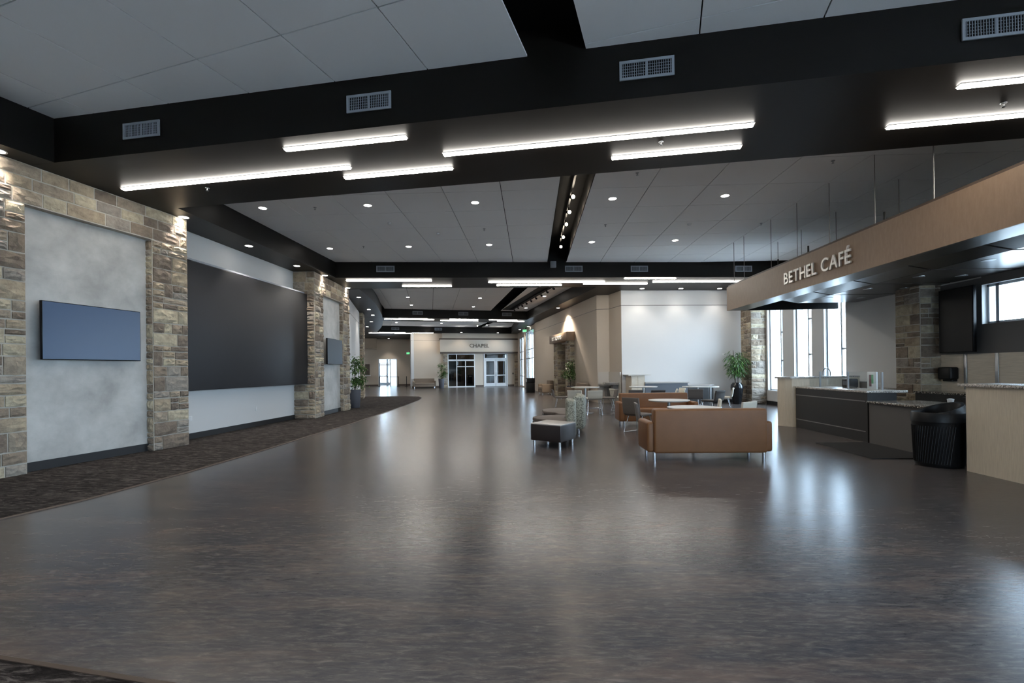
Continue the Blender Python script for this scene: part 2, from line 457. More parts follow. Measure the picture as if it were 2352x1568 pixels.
# left soffit
curve=[(-6.70,18.45),(-6.86,19.6),(-7.15,21.3),(-7.55,23.2),(-8.35,26.4),(-9.20,29.4),(-10.7,34.0),(-12.45,38.4),(-13.2,40.2)]
def catmull(P,n=6):
    out=[]
    for i in range(len(P)-1):
        p0=P[max(i-1,0)];p1=P[i];p2=P[i+1];p3=P[min(i+2,len(P)-1)]
        for k in range(n):
            t=k/n
            out.append(tuple(0.5*((2*p1[j])+(-p0[j]+p2[j])*t+(2*p0[j]-5*p1[j]+4*p2[j]-p3[j])*t*t+(-p0[j]+3*p1[j]-3*p2[j]+p3[j])*t**3) for j in range(2)))
    out.append(P[-1]); return out
cs=catmull(curve)
structure(MB().prism([(-6.86,8.7),(-6.67,16.4),(-8.8,16.4),(-8.8,8.7)],ZS+0.002,5.9).build('ceiling_soffit','dark_paint'),
          'dark brown soffit with downlights above the dark projection screen')
structure(MB().prism(cs+[(-20,40.2),(-18,30),(-9.6,18.4)],ZS+0.002,5.9).build('ceiling_soffit','dark_paint'),
          'dark brown curving soffit with downlights beyond the second stone wall')
structure(MB().prism([(-7.2,6.97),(-8.6,7.17),(-12.5,-7.5),(-11.1,-7.5)],ZS+0.002,6.0).build('ceiling_soffit','dark_paint'))
# right soffits in third and fourth bay
structure(MB().prism([(2.78,18.6),(0.42,28.4),(-0.25,31.2),(1.6,34.0),(4.4,22.0),(9.8,21.6),(9.8,18.9)],ZS+0.004,5.9).build('ceiling_soffit','dark_paint'),
          'dark brown soffit above the restroom wall and white wall')
structure(MB().prism([(-0.7,32.4),(-1.75,42.9),(0.8,45.0),(2.0,32.4)],ZS+0.006,5.9).build('ceiling_soffit','dark_paint'))

# ---- ceiling slab + tiles
ceil=structure(MB().prism([(-24,-8),(12,-8),(12,60),(-24,60)],5.95,6.15).build('ceiling','black_paint'),'dark plenum above the ceiling panels')
def clip(poly,a,b):
    """keep the left side of a->b"""
    out=[]
    f=lambda p:(b[0]-a[0])*(p[1]-a[1])-(b[1]-a[1])*(p[0]-a[0])
    for i in range(len(poly)):
        p,q=poly[i],poly[(i+1)%len(poly)]; fp,fq=f(p),f(q)
        if fp>=0: out.append(p)
        if (fp>=0)!=(fq>=0):
            t=fp/(fp-fq); out.append(lerp(p,q,t))
    return out
def parea(P): return abs(sum(P[i][0]*P[(i+1)%len(P)][1]-P[(i+1)%len(P)][0]*P[i][1] for i in range(len(P))))/2
def tiles(us,vs,ang,z,bounds,label):
    """ceiling panels on a grid turned by ang; each its own piece"""
    ca,sa=cos(ang),sin(ang)
    for (u0,u1) in us:
        for (v0,v1) in vs:
            g=0.008
            P=[(u0+g,v0+g),(u1-g,v0+g),(u1-g,v1-g),(u0+g,v1-g)]
            P=[(u*ca-v*sa,u*sa+v*ca) for u,v in P]
            for a,b in bounds:
                P=clip(P,a,b)
                if len(P)<3: break
            if len(P)<3 or parea(P)<0.02: continue
            MB().prism(P,z,z+0.025).build('ceiling_tile','ceiling_panel',ceil)
def spans(xs): return [(xs[i],xs[i+1]) for i in range(len(xs)-1)]
# bay 2 (square to the hall)
xsL=[-6.85]+[-5.46+1.22*k for k in range(6)]
xsR=[1.28+1.22*k for k in range(8)]
ys=[7.60+1.22*k for k in range(9)]
bnd2=[(B1F[0],B1F[1]),(B2N[1],B2N[0])]
tiles(spans(xsL)+spans(xsR),spans(ys),0.0,ZC,bnd2,'')
# bay 1
A1=radians(-15.9)
us=[(-1.62-1.30*(k+1),-1.62-1.30*k) for k in range(8)]+[(-0.917+1.31*k,-0.917+1.31*(k+1)) for k in range(9)]
vs=[4.42+1.31*(k) for k in range(-9,4)]
bnd1=[(B1N[1],B1N[0]),((-7.2,6.97),(-11.1,-7.5)),((10.2,-7.6),(10.2,7)),((-12,-7.4),(12,-7.4))]
tiles(us,spans(vs),A1,ZC1,bnd1,'')
# bay 3
A3=radians(12.0)
us=[(3.85-1.22*(k+1)-0.0,3.85-1.22*k) for k in range(0,9)]+[(4.5,5.72),(5.72,6.94)]
vs=[17.0+1.22*k for k in range(0,17)]
bnd3=[(B2F[0],B2F[1]),(B3N[1],B3N[0]),((2.80,18.6),(-0.25,31.2)),((-8.9,29),(-6.5,18))]
tiles(us,spans(vs),A3,ZC,bnd3,'')
A4=radians(19.0)
us=[(9.1-1.22*(k+1),9.1-1.22*k) for k in range(0,10)]+[(9.6,10.82),(10.82,12.04)]
vs=[26.0+1.22*k for k in range(0,17)]
bnd4=[(B3F[0],B3F[1]),(B4N[1],B4N[0]),((-0.6,32.4),(-1.8,43.2)),((-13.0,40),(-9.0,29.5))]
tiles(us,spans(vs),A4,ZC,bnd4,'')
# dark backing above the panels
structure(MB().prism([(-11,-7.4),(10.4,-7.4),(10.4,44),(-14,44)],5.72,5.74).build('ceiling_backing','black_paint'))
# slot sides
for x in (0.63,1.29):
    structure(MB().box(x-0.008,8.2,ZC-0.002,x+0.008,16.8,5.72).build('trim_slot','black_paint'))

# ---- stone veneer
STONES=[]
def stone_mesh(seed):
    """unit block, rough split face towards -Y, x/z in -0.5..0.5"""
    R=random.Random(seed); n=4; vs=[]; fs=[]
    for j in range(n+1):
        for i in range(n+1):
            x=-0.5+i/n; z=-0.5+j/n
            edge=(i in(0,n)) or (j in(0,n))
            y=-0.35+R.uniform(-0.02,0.05) if edge else -0.85+R.uniform(-0.33,0.33)
            jx=R.uniform(-0.03,0.03) if not edge else 0.0
            vs.append((x+jx,y,z+(R.uniform(-0.04,0.04) if edge and j in(0,n) and i not in(0,n) else 0)))
    for j in range(n):
        for i in range(n):
            a=j*(n+1)+i; fs.append((a,a+1,a+n+2,a+n+1))
    k=len(vs); vs+=[(-0.5,0.2,-0.5),(0.5,0.2,-0.5),(0.5,0.2,0.5),(-0.5,0.2,0.5)]
    bot=[i for i in range(n+1)]; top=[n*(n+1)+i for i in range(n+1)]; lf=[j*(n+1) for j in range(n+1)]; rt=[j*(n+1)+n for j in range(n+1)]
    fs.append(tuple(bot[::-1])+(k,k+1)); fs.append(tuple(top)+(k+2,k+3)); fs.append(tuple(lf)+(k+3,k)); fs.append(tuple(rt[::-1])+(k+1,k+2))
    m_=MB().add(vs,fs).mesh('stone_block'); m_.materials.append(MATS['stone'])
    return m_
STONES=[stone_mesh(i) for i in range(10)]
SR=random.Random(7)
def stone_face(parent,p0,p1,z0,z1,depth=0.05,rows=(0.11,0.30),lens=(0.16,0.55),gap=0.022,smooth=False):
    """fill the vertical rectangle p0->p1 (outside to the right-hand side) with single stones"""
    L=hypot(p1[0]-p0[0],p1[1]-p0[1]); ang=atan2(p1[1]-p0[1],p1[0]-p0[0])
    z=z0
    while z<z1-1e-3:
        h=SR.choice([0.10,0.13,0.16,0.19,0.22,0.26]) if rows is None else SR.uniform(*rows)
        if z1-(z+h)<0.09: h=z1-z
        s=0.0
        while s<L-1e-3:
            w=SR.uniform(*lens)
            if L-(s+w)<0.13: w=L-s
            sub=[(z,h)]
            if h>0.21 and w<0.33 and SR.random()<0.5:
                c=SR.uniform(0.4,0.6)*h; sub=[(z,c),(z+c,h-c)]
            for (zz,hh) in sub:
                q=lerp(p0,p1,(s+w/2)/L)
                o=bpy.data.objects.new('stone',SR.choice(STONES)); COL.objects.link(o); o.parent=parent
                o.location=(q[0],q[1],zz+hh/2); o.rotation_euler=(0,0,ang)
                sx=-1 if SR.random()<0.5 else 1
                o.scale=((w-gap)*sx,depth*(0.45 if smooth else SR.uniform(0.75,1.2)),hh-gap)
            s+=w
        z+=h

def band_wall(name,p0,p1,t,mat,z1=ZS+0.05,holes=(),groove=4.1,label=None):
    """wall from p0 to p1 (body to the LEFT of the direction, visible face on the right), with a groove line"""
    L=hypot(p1[0]-p0[0],p1[1]-p0[1])
    mb=MB()
    ss=sorted({0.0,L,*[h[0] for h in holes],*[h[1] for h in holes]})
    zs=sorted({0.0,z1,*[h[2] for h in holes],*[h[3] for h in holes]})
    for i in range(len(ss)-1):
        for j in range(len(zs)-1):
            sc,zc=(ss[i]+ss[i+1])/2,(zs[j]+zs[j+1])/2
            if any(h[0]<sc<h[1] and h[2]<zc<h[3] for h in holes): continue
            mb.wallbox(lerp(p0,p1,ss[i]/L),lerp(p0,p1,ss[i+1]/L),-t,zs[j],zs[j+1])
    o=structure(mb.build(name,mat),label)
    if groove:
        a=off(p0,p1,p0,0.0); b=off(p0,p1,p1,0.0)
        MB().wallbox(a,b,0.004,groove,groove+0.02).build('reveal_line','dark_wall',o)
    return o
def baseboard(name,p0,p1,h=0.14,mat='base_black',t=0.015):
    return structure(MB().wallbox(p0,p1,t,0.005,h).build(name,mat))

# ---- LEFT: stone wall A with plaster niche
A_dir=(sin(radians(9.4)),cos(radians(9.4)))
def Apt(s,d=0.0): return (-7.67+A_dir[0]*s-A_dir[1]*d,6.96+A_dir[1]*s+A_dir[0]*d)   # d = depth into the wall
o=structure(MB().prism([Apt(-0.80),Apt(0),Apt(0,0.8),Apt(-0.80,0.8)],0,ZS+0.05)
   .prism([Apt(2.06),Apt(2.84),Apt(2.84,0.8),Apt(2.06,0.8)],0,ZS+0.05)
   .prism([Apt(0),Apt(2.06),Apt(2.06,0.8),Apt(0,0.8)],4.11,ZS+0.05).build('wall_left','mortar'),
   'tan sandstone portal wall around the plaster niche with the large television')
wallA=o
stone_face(wallA,Apt(-0.80),Apt(0),0,4.11)
stone_face(wallA,Apt(2.06),Apt(2.84),0,4.11)
stone_face(wallA,Apt(-0.80),Apt(2.84),4.12,ZS,rows=(0.18,0.24),lens=(0.3,0.62),smooth=True)
stone_face(wallA,Apt(2.06,0.16),Apt(2.06),0,4.10,lens=(0.2,0.3),depth=0.03)
stone_face(wallA,Apt(2.84),Apt(2.84,0.6),0,ZS,depth=0.03)
pl=structure(MB().prism([Apt(-0.05,0.14),Apt(2.12,0.14),Apt(2.12,0.3),Apt(-0.05,0.3)],0,4.2).build('wall_left_plaster','plaster'),'grey troweled plaster panel behind the large television')
baseboard('baseboard_left',Apt(0.0,0.14),Apt(2.06,0.14),0.15)
# wall behind the dark screen
wl=band_wall('wall_left',(-7.80,9.3),(-7.57,15.6),0.3,'white_wall',label='white wall behind the dark projection screen')
baseboard('baseboard_left',(-7.785,9.7),(-7.585,15.2),0.14)
# ---- stone wall B
B_dir=(sin(radians(-3.35)),cos(radians(-3.35)))
def Bpt(s,d=0.0): return (-6.93+B_dir[0]*s-B_dir[1]*d,15.08+B_dir[1]*s+B_dir[0]*d)
wallB=structure(MB().prism([Bpt(0),Bpt(0.72),Bpt(0.72,0.72),Bpt(0,0.72)],0,ZS+0.05)
   .prism([Bpt(2.76),Bpt(3.44),Bpt(3.44,0.72),Bpt(2.76,0.72)],0,ZS+0.05)
   .prism([Bpt(0.72),Bpt(2.76),Bpt(2.76,0.72),Bpt(0.72,0.72)],4.09,ZS+0.05).build('wall_left','mortar'),
   'second sandstone portal wall between the dark screen and the potted ficus')
stone_face(wallB,Bpt(0,0.72),Bpt(0),0,ZS)
stone_face(wallB,Bpt(0),Bpt(0.72),0,4.09)
stone_face(wallB,Bpt(2.76),Bpt(3.44),0,4.09)
stone_face(wallB,Bpt(0),Bpt(3.44),4.10,ZS,rows=(0.18,0.24),lens=(0.3,0.62),smooth=True)
stone_face(wallB,Bpt(2.76,0.16),Bpt(2.76),0,4.08,lens=(0.2,0.3),depth=0.03)
structure(MB().prism([Bpt(0.66,0.14),Bpt(2.82,0.14),Bpt(2.82,0.3),Bpt(0.66,0.3)],0,4.2).build('wall_left_plaster','plaster'),'grey plaster panel behind the second television')
baseboard('baseboard_left',Bpt(0.72,0.14),Bpt(2.76,0.14),0.15)
# wall of the third bay and stone column 5
band_wall('wall_left',(-7.30,18.3),(-9.42,26.0),0.3,'white_wall',label='white wall behind the potted ficus')
baseboard('baseboard_left',(-7.42,18.75),(-9.40,25.95),0.12)
w5=structure(MB().prism([(-9.22,25.95),(-9.86,27.9),(-10.6,27.7),(-10.0,25.7)],0,ZS+0.05).build('wall_left','mortar'),'stone pier at the end of the curved white wall')
stone_face(w5,(-10.0,25.72),(-9.22,25.95),0,ZS)
stone_face(w5,(-9.22,25.95),(-9.86,27.9),0,ZS)
band_wall('wall_left',(-10.2,27.7),(-13.4,38.0),0.3,'white_wall')
band_wall('wall_left',(-13.4,38.0),(-18.4,46.0),0.3,'beige_wall')
# first bay wall behind
band_wall('wall_left',(-11.9,-7.5),(-8.05,6.3),0.3,'white_wall',z1=6.0)

# ---- RIGHT: white wall, restroom wall
band_wall('wall_right',(3.78,20.0),(9.6,20.62),0.0-(-0.3),'white_wall',label='bright white wall behind the round tables')
baseboard('baseboard_right',(5.6,20.19),(8.85,20.53),0.14)
band_wall('wall_right',(3.46,21.14),(3.78,20.0),0.3,'beige_wall')
band_wall('wall_right',(2.93,21.2),(3.50,21.14),0.3,'beige_wall')
R0,R1=(0.30,33.4),(2.93,21.2)
Rd=((R0[0]-R1[0])/hypot(R0[0]-R1[0],R0[1]-R1[1]),(R0[1]-R1[1])/hypot(R0[0]-R1[0],R0[1]-R1[1]))
def Rpt(s,d=0.0): return (R1[0]+Rd[0]*s-Rd[1]*d, R1[1]+Rd[1]*s+Rd[0]*d)   # d = out into the hall
Ltot=hypot(R0[0]-R1[0],R0[1]-R1[1])
band_wall('wall_right',R0,R1,0.3,'beige_wall',holes=[(Ltot-5.72,Ltot-4.05,0.0,2.85)],label='beige wall with the restrooms portal')
structure(MB().prism([Rpt(3.8,-0.9),Rpt(6.2,-0.9),Rpt(6.2,-1.0),Rpt(3.8,-1.0)],0,3.2).build('wall_right','taupe_wall'),'taupe corridor wall inside the restrooms portal')
structure(MB().prism([Rpt(5.75,-0.3),Rpt(5.85,-0.3),Rpt(5.85,-1.0),Rpt(5.75,-1.0)],0,3.2).prism([Rpt(3.9,-0.3),Rpt(4.0,-0.3),Rpt(4.0,-1.0),Rpt(3.9,-1.0)],0,3.2).build('wall_right','taupe_wall'))
structure(MB().prism([Rpt(3.8,-0.29),Rpt(6.2,-0.29),Rpt(6.2,-1.0),Rpt(3.8,-1.0)],2.86,2.95).build('ceiling','taupe_wall'))
portal=structure(MB().prism([Rpt(3.28,-0.2),Rpt(4.05,-0.2),Rpt(4.05,0.25),Rpt(3.28,0.25)],0,2.935)
   .prism([Rpt(5.72,-0.2),Rpt(6.45,-0.2),Rpt(6.45,0.25),Rpt(5.72,0.25)],0,2.935).build('wall_portal','mortar'),'two sandstone piers of the restrooms portal')
for a,b in ((Rpt(6.45,0.25),Rpt(5.72,0.25)),(Rpt(5.72,0.25),Rpt(5.72,-0.2)),(Rpt(4.05,0.25),Rpt(3.28,0.25)),(Rpt(3.28,0.25),Rpt(3.28,0.0))):
    stone_face(portal,a,b,0,2.93,depth=0.03)
# window wall of the cafe, at the far right
WX=9.45
wins=[(18.28,19.42),(16.44,17.52),(14.70,15.76)]
sidew=[(-0.2,2.6),(-3.4,-0.6),(-6.6,-3.8)]
hol=[(20.4-b,20.4-a,0.56,4.0) for a,b in wins]+[(20.4-10.36,20.4-6.2,2.33,3.15)]
band_wall('wall_right',(WX,20.4),(WX,-7.5),0.35,'white_wall',holes=hol+[(20.4-b,20.4-a,0.3,3.4) for a,b in sidew],groove=None,z1=6.0,label='light wall with three tall narrow windows')
baseboard('baseboard_right',(WX,19.6),(WX,12.2),0.14)
structure(MB().box(WX,5.2,0.0,WX+0.02,5.21,0.01).build('trim_1','base_black'))
# dark painted band and veneer backsplash in the cafe
structure(MB().box(WX-0.012,3.0,1.72,WX+0.002,10.36-0.0,2.33).box(WX-0.012,10.36,1.72,WX+0.002,11.4,3.3).box(WX-0.012,3.0,3.15,WX+0.002,10.36,3.4).build('wall_right_paint','dark_wall'),'dark grey painted upper wall of the cafe')
structure(MB().box(WX-0.03,3.0,0.90,WX+0.002,11.4,1.72).build('wall_right_backsplash','veneer_flat'),'light veneer backsplash with two metal strips')
# stone pilasters
pil=structure(MB().box(8.86,19.55,0,WX+0.05,20.45,ZS).build('wall_pilaster','mortar'),'stone pilaster between the bamboo and the tall windows')
stone_face(pil,(8.86,20.45),(8.86,19.55),0,ZS,depth=0.035)
stone_face(pil,(8.86,19.55),(WX,19.55),0,ZS,depth=0.035)
pil2=structure(MB().box(8.98,11.36,0,WX+0.05,12.10,3.4).build('wall_pilaster','mortar'),'stone pilaster inside the cafe beside the black television')
stone_face(pil2,(8.98,12.10),(8.98,11.36),0,3.4,depth=0.035)
stone_face(pil2,(8.98,11.36),(WX,11.36),0,3.4,depth=0.035)

# windows in the cafe wall
def window_x(name,y0,y1,z0,z1,vbars,hbars,label):
    fr=MB(); t=0.05
    x0,x1=WX+0.10,WX+0.17
    fr.box(x0,y0,z0,x1,y0+t,z1).box(x0,y1-t,z0,x1,y1,z1).box(x0,y0,z0,x1,y1,z0+t).box(x0,y0,z1-t,x1,y1,z1)
    o=structure(fr.build(name,'frame_alu'),label)
    for y in vbars: MB().box(x0,y-0.035,z0,x1,y+0.035,z1).build('mullion','frame_alu',o)
    for (ya,yb,z) in hbars: MB().box(x0,ya,z-0.025,x1,yb,z+0.025).build('mullion','frame_alu',o)
    MB().box(x0+0.03,y0+t,z0+t,x0+0.036,y1-t,z1-t).build('pane','glass',o)
    return o
window_x('window_1',18.28,19.42,0.56,4.0,[18.60],[(18.28,18.6,2.80),(18.28,18.6,1.72)],'tall narrow window next to the stone pilaster')
window_x('window_2',16.44,17.52,0.56,4.0,[16.80],[(16.44,16.8,3.12),(16.44,16.8,1.90)],'tall narrow window between two others behind the bar')
window_x('window_3',14.70,15.76,0.56,4.0,[15.05],[(14.7,15.05,2.02)],'tall narrow window nearest the cafe sink')
window_x('window_4',6.2,10.36,2.33,3.15,[10.14,8.3],[],'wide high window above the cafe backsplash')
for k,(a,b) in enumerate(sidew):
    window_x('window_%d'%(20+k),a,b,0.3,3.4,[(a+b)/2],[(a,b,2.3)],None)

# ---- CHAPEL facade
CA=radians(16.5); C0=(-10.3,40.7)
def Cpt(s,d=0.0): return (C0[0]+cos(CA)*s+sin(CA)*d, C0[1]+sin(CA)*s-cos(CA)*d)   # d = out towards the hall
wf=band_wall('wall_far',Cpt(0),Cpt(3.0),0.3,'beige_wall',groove=4.1,label='beige wall behind the far settee')
baseboard('baseboard_far',Cpt(0.05),Cpt(3.0),0.16,'wood_dark')
wc=band_wall('wall_far',Cpt(3.0),Cpt(9.75),0.3,'beige_wall',groove=None,holes=[(0.15,2.55,0.05,2.95),(3.35,5.55,0.0,2.98)],label='beige chapel front wall')
baseboard('baseboard_far',Cpt(5.6),Cpt(6.33),0.16,'wood_dark'); baseboard('baseboard_far',Cpt(8.55),Cpt(9.15),0.16,'wood_dark')
structure(MB().prism([Cpt(2.65,0.02),Cpt(9.6,0.02),Cpt(9.6,0.32),Cpt(2.65,0.32)],4.30,ZS+0.02).build('wall_header','beige_wall'))
structure(MB().prism([Cpt(2.42),Cpt(9.62),Cpt(9.62,0.40),Cpt(2.42,0.40)],4.17,4.30).prism([Cpt(2.50),Cpt(9.58),Cpt(9.58,0.36),Cpt(2.50,0.36)],2.96,3.10).build('trim_1','wood_dark'),'brown trim bands above and below the chapel sign')
structure(MB().prism([Cpt(2.46),Cpt(9.62),Cpt(9.62,0.42),Cpt(2.46,0.42)],3.10,4.17).build('wall_header','beige_wall'),'beige sign band reading chapel')
for s0,s1 in ((2.72,3.12),(9.14,9.55)):
    w=structure(MB().prism([Cpt(s0),Cpt(s1),Cpt(s1,0.18),Cpt(s0,0.18)],0,2.96).build('wall_pilaster','mortar'),'narrow sandstone pilaster at the chapel front')
    stone_face(w,Cpt(s0,0.18),Cpt(s1,0.18),0,2.95,depth=0.025)
def rect_bars(bars,t0,t1,name,mat,parent):
    for (s0,s1,z0,z1) in bars:
        MB().prism([Cpt(s0,t0),Cpt(s1,t0),Cpt(s1,t1),Cpt(s0,t1)],z0,z1).build(name,mat,parent)
st=structure(MB().prism([Cpt(3.15,-0.1),Cpt(5.55,-0.1),Cpt(5.55,0.05),Cpt(3.15,0.05)],0.0,0.09).prism([Cpt(3.15,-0.1),Cpt(5.55,-0.1),Cpt(5.55,0.05),Cpt(3.15,0.05)],2.88,2.95)
   .prism([Cpt(3.15,-0.1),Cpt(3.22,-0.1),Cpt(3.22,0.05),Cpt(3.15,0.05)],0,2.95).prism([Cpt(5.48,-0.1),Cpt(5.55,-0.1),Cpt(5.55,0.05),Cpt(5.48,0.05)],0,2.95).build('window_7','frame_white'),'white framed storefront window of the chapel')
rect_bars([(3.90,3.97,0.09,2.88),(4.68,4.75,0.09,2.35),(3.22,5.48,2.32,2.45),(3.97,5.48,1.78,1.85)],-0.1,0.05,'mullion','frame_white',st)
rect_bars([(3.22,3.90,0.09,2.32),(3.22,3.90,2.45,2.88),(3.97,5.48,2.45,2.88),(3.97,4.68,0.09,1.78),(4.75,5.48,0.09,1.78),(3.97,4.68,1.85,2.32),(4.75,5.48,1.85,2.32)],-0.03,-0.024,'pane','glass_dark',st)
dr=structure(MB().prism([Cpt(6.35,-0.1),Cpt(6.45,-0.1),Cpt(6.45,0.05),Cpt(6.35,0.05)],0,2.98).prism([Cpt(8.45,-0.1),Cpt(8.55,-0.1),Cpt(8.55,0.05),Cpt(8.45,0.05)],0,2.98)
   .prism([Cpt(6.45,-0.1),Cpt(8.45,-0.1),Cpt(8.45,0.05),Cpt(6.45,0.05)],2.42,2.56).prism([Cpt(6.45,-0.1),Cpt(8.45,-0.1),Cpt(8.45,0.05),Cpt(6.45,0.05)],2.92,2.98).build('door_frame','frame_white'),'white frame with transom around the chapel double door')
rect_bars([(6.45,8.45,2.56,2.92)],-0.03,-0.024,'pane','glass_dark',dr)
for k,(a,b) in enumerate(((6.46,7.44),(7.46,8.44))):
    leaf=MB()
    for (s0,s1,z0,z1) in ((a,b,0.02,0.32),(a,b,2.28,2.42),(a,a+0.13,0.32,2.28),(b-0.13,b,0.32,2.28),(a+0.13,b-0.13,0.98,1.06)):
        leaf.prism([Cpt(s0,-0.05),Cpt(s1,-0.05),Cpt(s1,0.0),Cpt(s0,0.0)],z0,z1)
    lo=structure(leaf.build('door_%d'%(k+1),'frame_white'),'white glazed door leaf of the chapel entrance')
    rect_bars([(a+0.13,b-0.13,0.32,0.98),(a+0.13,b-0.13,1.06,2.28)],-0.03,-0.024,'pane','glass_dark',lo)
    hs=b-0.06 if k==0 else a+0.06
    MB().tube([(*Cpt(hs,0.02),0.95),(*Cpt(hs,0.07),0.98),(*Cpt(hs,0.07),1.27),(*Cpt(hs,0.02),1.30)],0.012,6).build('door_handle','steel',lo)
# dark chapel interior
structure(MB().prism([Cpt(2.9,-0.35),Cpt(3.0,-0.35),Cpt(3.0,-6),Cpt(2.9,-6)],0,3.4).prism([Cpt(9.0,-0.35),Cpt(9.1,-0.35),Cpt(9.1,-6),Cpt(9.0,-6)],0,3.4)
   .prism([Cpt(2.9,-6),Cpt(9.1,-6),Cpt(9.1,-6.1),Cpt(2.9,-6.1)],0,3.4).prism([Cpt(2.9,-0.3),Cpt(9.1,-0.3),Cpt(9.1,-6.1),Cpt(2.9,-6.1)],3.3,3.4).build('wall_chapel','dark_wall'))
# ---- far left lobby
F0=(-20.0,46.1); FA=radians(16.5)
def Fpt(s,d=0.0): return (F0[0]+cos(FA)*s+sin(FA)*d, F0[1]+sin(FA)*s-cos(FA)*d)
band_wall('wall_far',Fpt(0),Fpt(9.5),0.3,'beige_wall',z1=6.0,groove=None,holes=[(4.86,6.70,0.0,2.74),(2.2,4.02,1.12,2.22)],label='beige far wall with the glazed exit and ticket counter')
structure(MB().prism([Fpt(0),Fpt(4.75),Fpt(4.75,1.2),Fpt(0,1.2)],3.75,ZS+0.1).build('wall_bulkhead','beige_wall'),'beige bulkhead above the ticket counter')
baseboard('baseboard_far',Fpt(0),Fpt(4.84),0.16,'wood_dark'); baseboard('baseboard_far',Fpt(6.75),Fpt(8.0),0.16,'wood_dark')
sh=structure(MB().prism([Fpt(2.2,-0.12),Fpt(4.02,-0.12),Fpt(4.02,-0.16),Fpt(2.2,-0.16)],1.12,2.22).build('window_8','wood_dark'),'brown roll shutter of the ticket counter')
MB().prism([Fpt(2.1,-0.2),Fpt(4.12,-0.2),Fpt(4.12,0.25),Fpt(2.1,0.25)],1.04,1.12).build('sill','white_plastic',sh)
# glazed vestibule
vs_=structure(MB().prism([Fpt(4.86,-0.1),Fpt(4.93,-0.1),Fpt(4.93,0.0),Fpt(4.86,0.0)],0,2.74).prism([Fpt(6.63,-0.1),Fpt(6.70,-0.1),Fpt(6.70,0.0),Fpt(6.63,0.0)],0,2.74)
   .prism([Fpt(5.80,-0.1),Fpt(5.86,-0.1),Fpt(5.86,0.0),Fpt(5.80,0.0)],0,2.74).prism([Fpt(4.86,-0.1),Fpt(5.8,-0.1),Fpt(5.8,0.0),Fpt(4.86,0.0)],2.25,2.35).build('door_3','frame_alu'),'bright glazed exit door at the far end')
MB().prism([Fpt(4.93,-0.06),Fpt(5.80,-0.06),Fpt(5.80,-0.055),Fpt(4.93,-0.055)],0.0,2.7).build('pane','glass',vs_)
MB().prism([Fpt(5.86,-0.06),Fpt(6.63,-0.06),Fpt(6.63,-0.055),Fpt(5.86,-0.055)],0.0,2.7).build('pane','glass',vs_)
MB().prism([Fpt(4.95,-0.05),Fpt(5.05,-0.05),Fpt(5.05,0.02),Fpt(4.95,0.02)],0,2.25).prism([Fpt(5.62,-0.05),Fpt(5.75,-0.05),Fpt(5.75,0.02),Fpt(5.62,0.02)],0,2.25).prism([Fpt(4.95,-0.05),Fpt(5.75,-0.05),Fpt(5.75,0.02),Fpt(4.95,0.02)],0.95,1.03).build('door_stile','frame_alu',vs_)
structure(MB().prism([Fpt(5.95,-0.35),Fpt(6.6,-2.8),Fpt(6.7,-2.8),Fpt(6.05,-0.35)],0,2.74).prism([Fpt(4.7,-0.35),Fpt(4.8,-0.35),Fpt(4.8,-3.2),Fpt(4.7,-3.2)],0,2.9)
   .prism([Fpt(4.7,-0.35),Fpt(7.2,-0.35),Fpt(7.2,-3.2),Fpt(4.7,-3.2)],2.75,2.9).build('wall_vestibule','white_wall'),'bluish white vestibule walls beyond the far glazed exit')
v2=structure(MB().prism([Fpt(4.8,-3.0),Fpt(4.92,-3.0),Fpt(4.92,-3.08),Fpt(4.8,-3.08)],0,2.75).prism([Fpt(5.62,-3.0),Fpt(5.78,-3.0),Fpt(5.78,-3.08),Fpt(5.62,-3.08)],0,2.75)
   .prism([Fpt(4.8,-3.0),Fpt(6.7,-3.0),Fpt(6.7,-3.08),Fpt(4.8,-3.08)],2.12,2.25).prism([Fpt(4.8,-3.0),Fpt(5.7,-3.0),Fpt(5.7,-3.08),Fpt(4.8,-3.08)],0.92,1.05).prism([Fpt(4.8,-3.0),Fpt(6.7,-3.0),Fpt(6.7,-3.08),Fpt(4.8,-3.08)],0.0,0.28).build('door_4','frame_alu'),'outer glazed door of the far vestibule')
# side wall of the lobby next to the settee wall
sw0,sw1=Fpt(8.0),Cpt(0.0)
band_wall('wall_far',sw0,sw1,0.25,'white_wall',z1=6.0,groove=None,label='bluish white side wall of the far lobby')

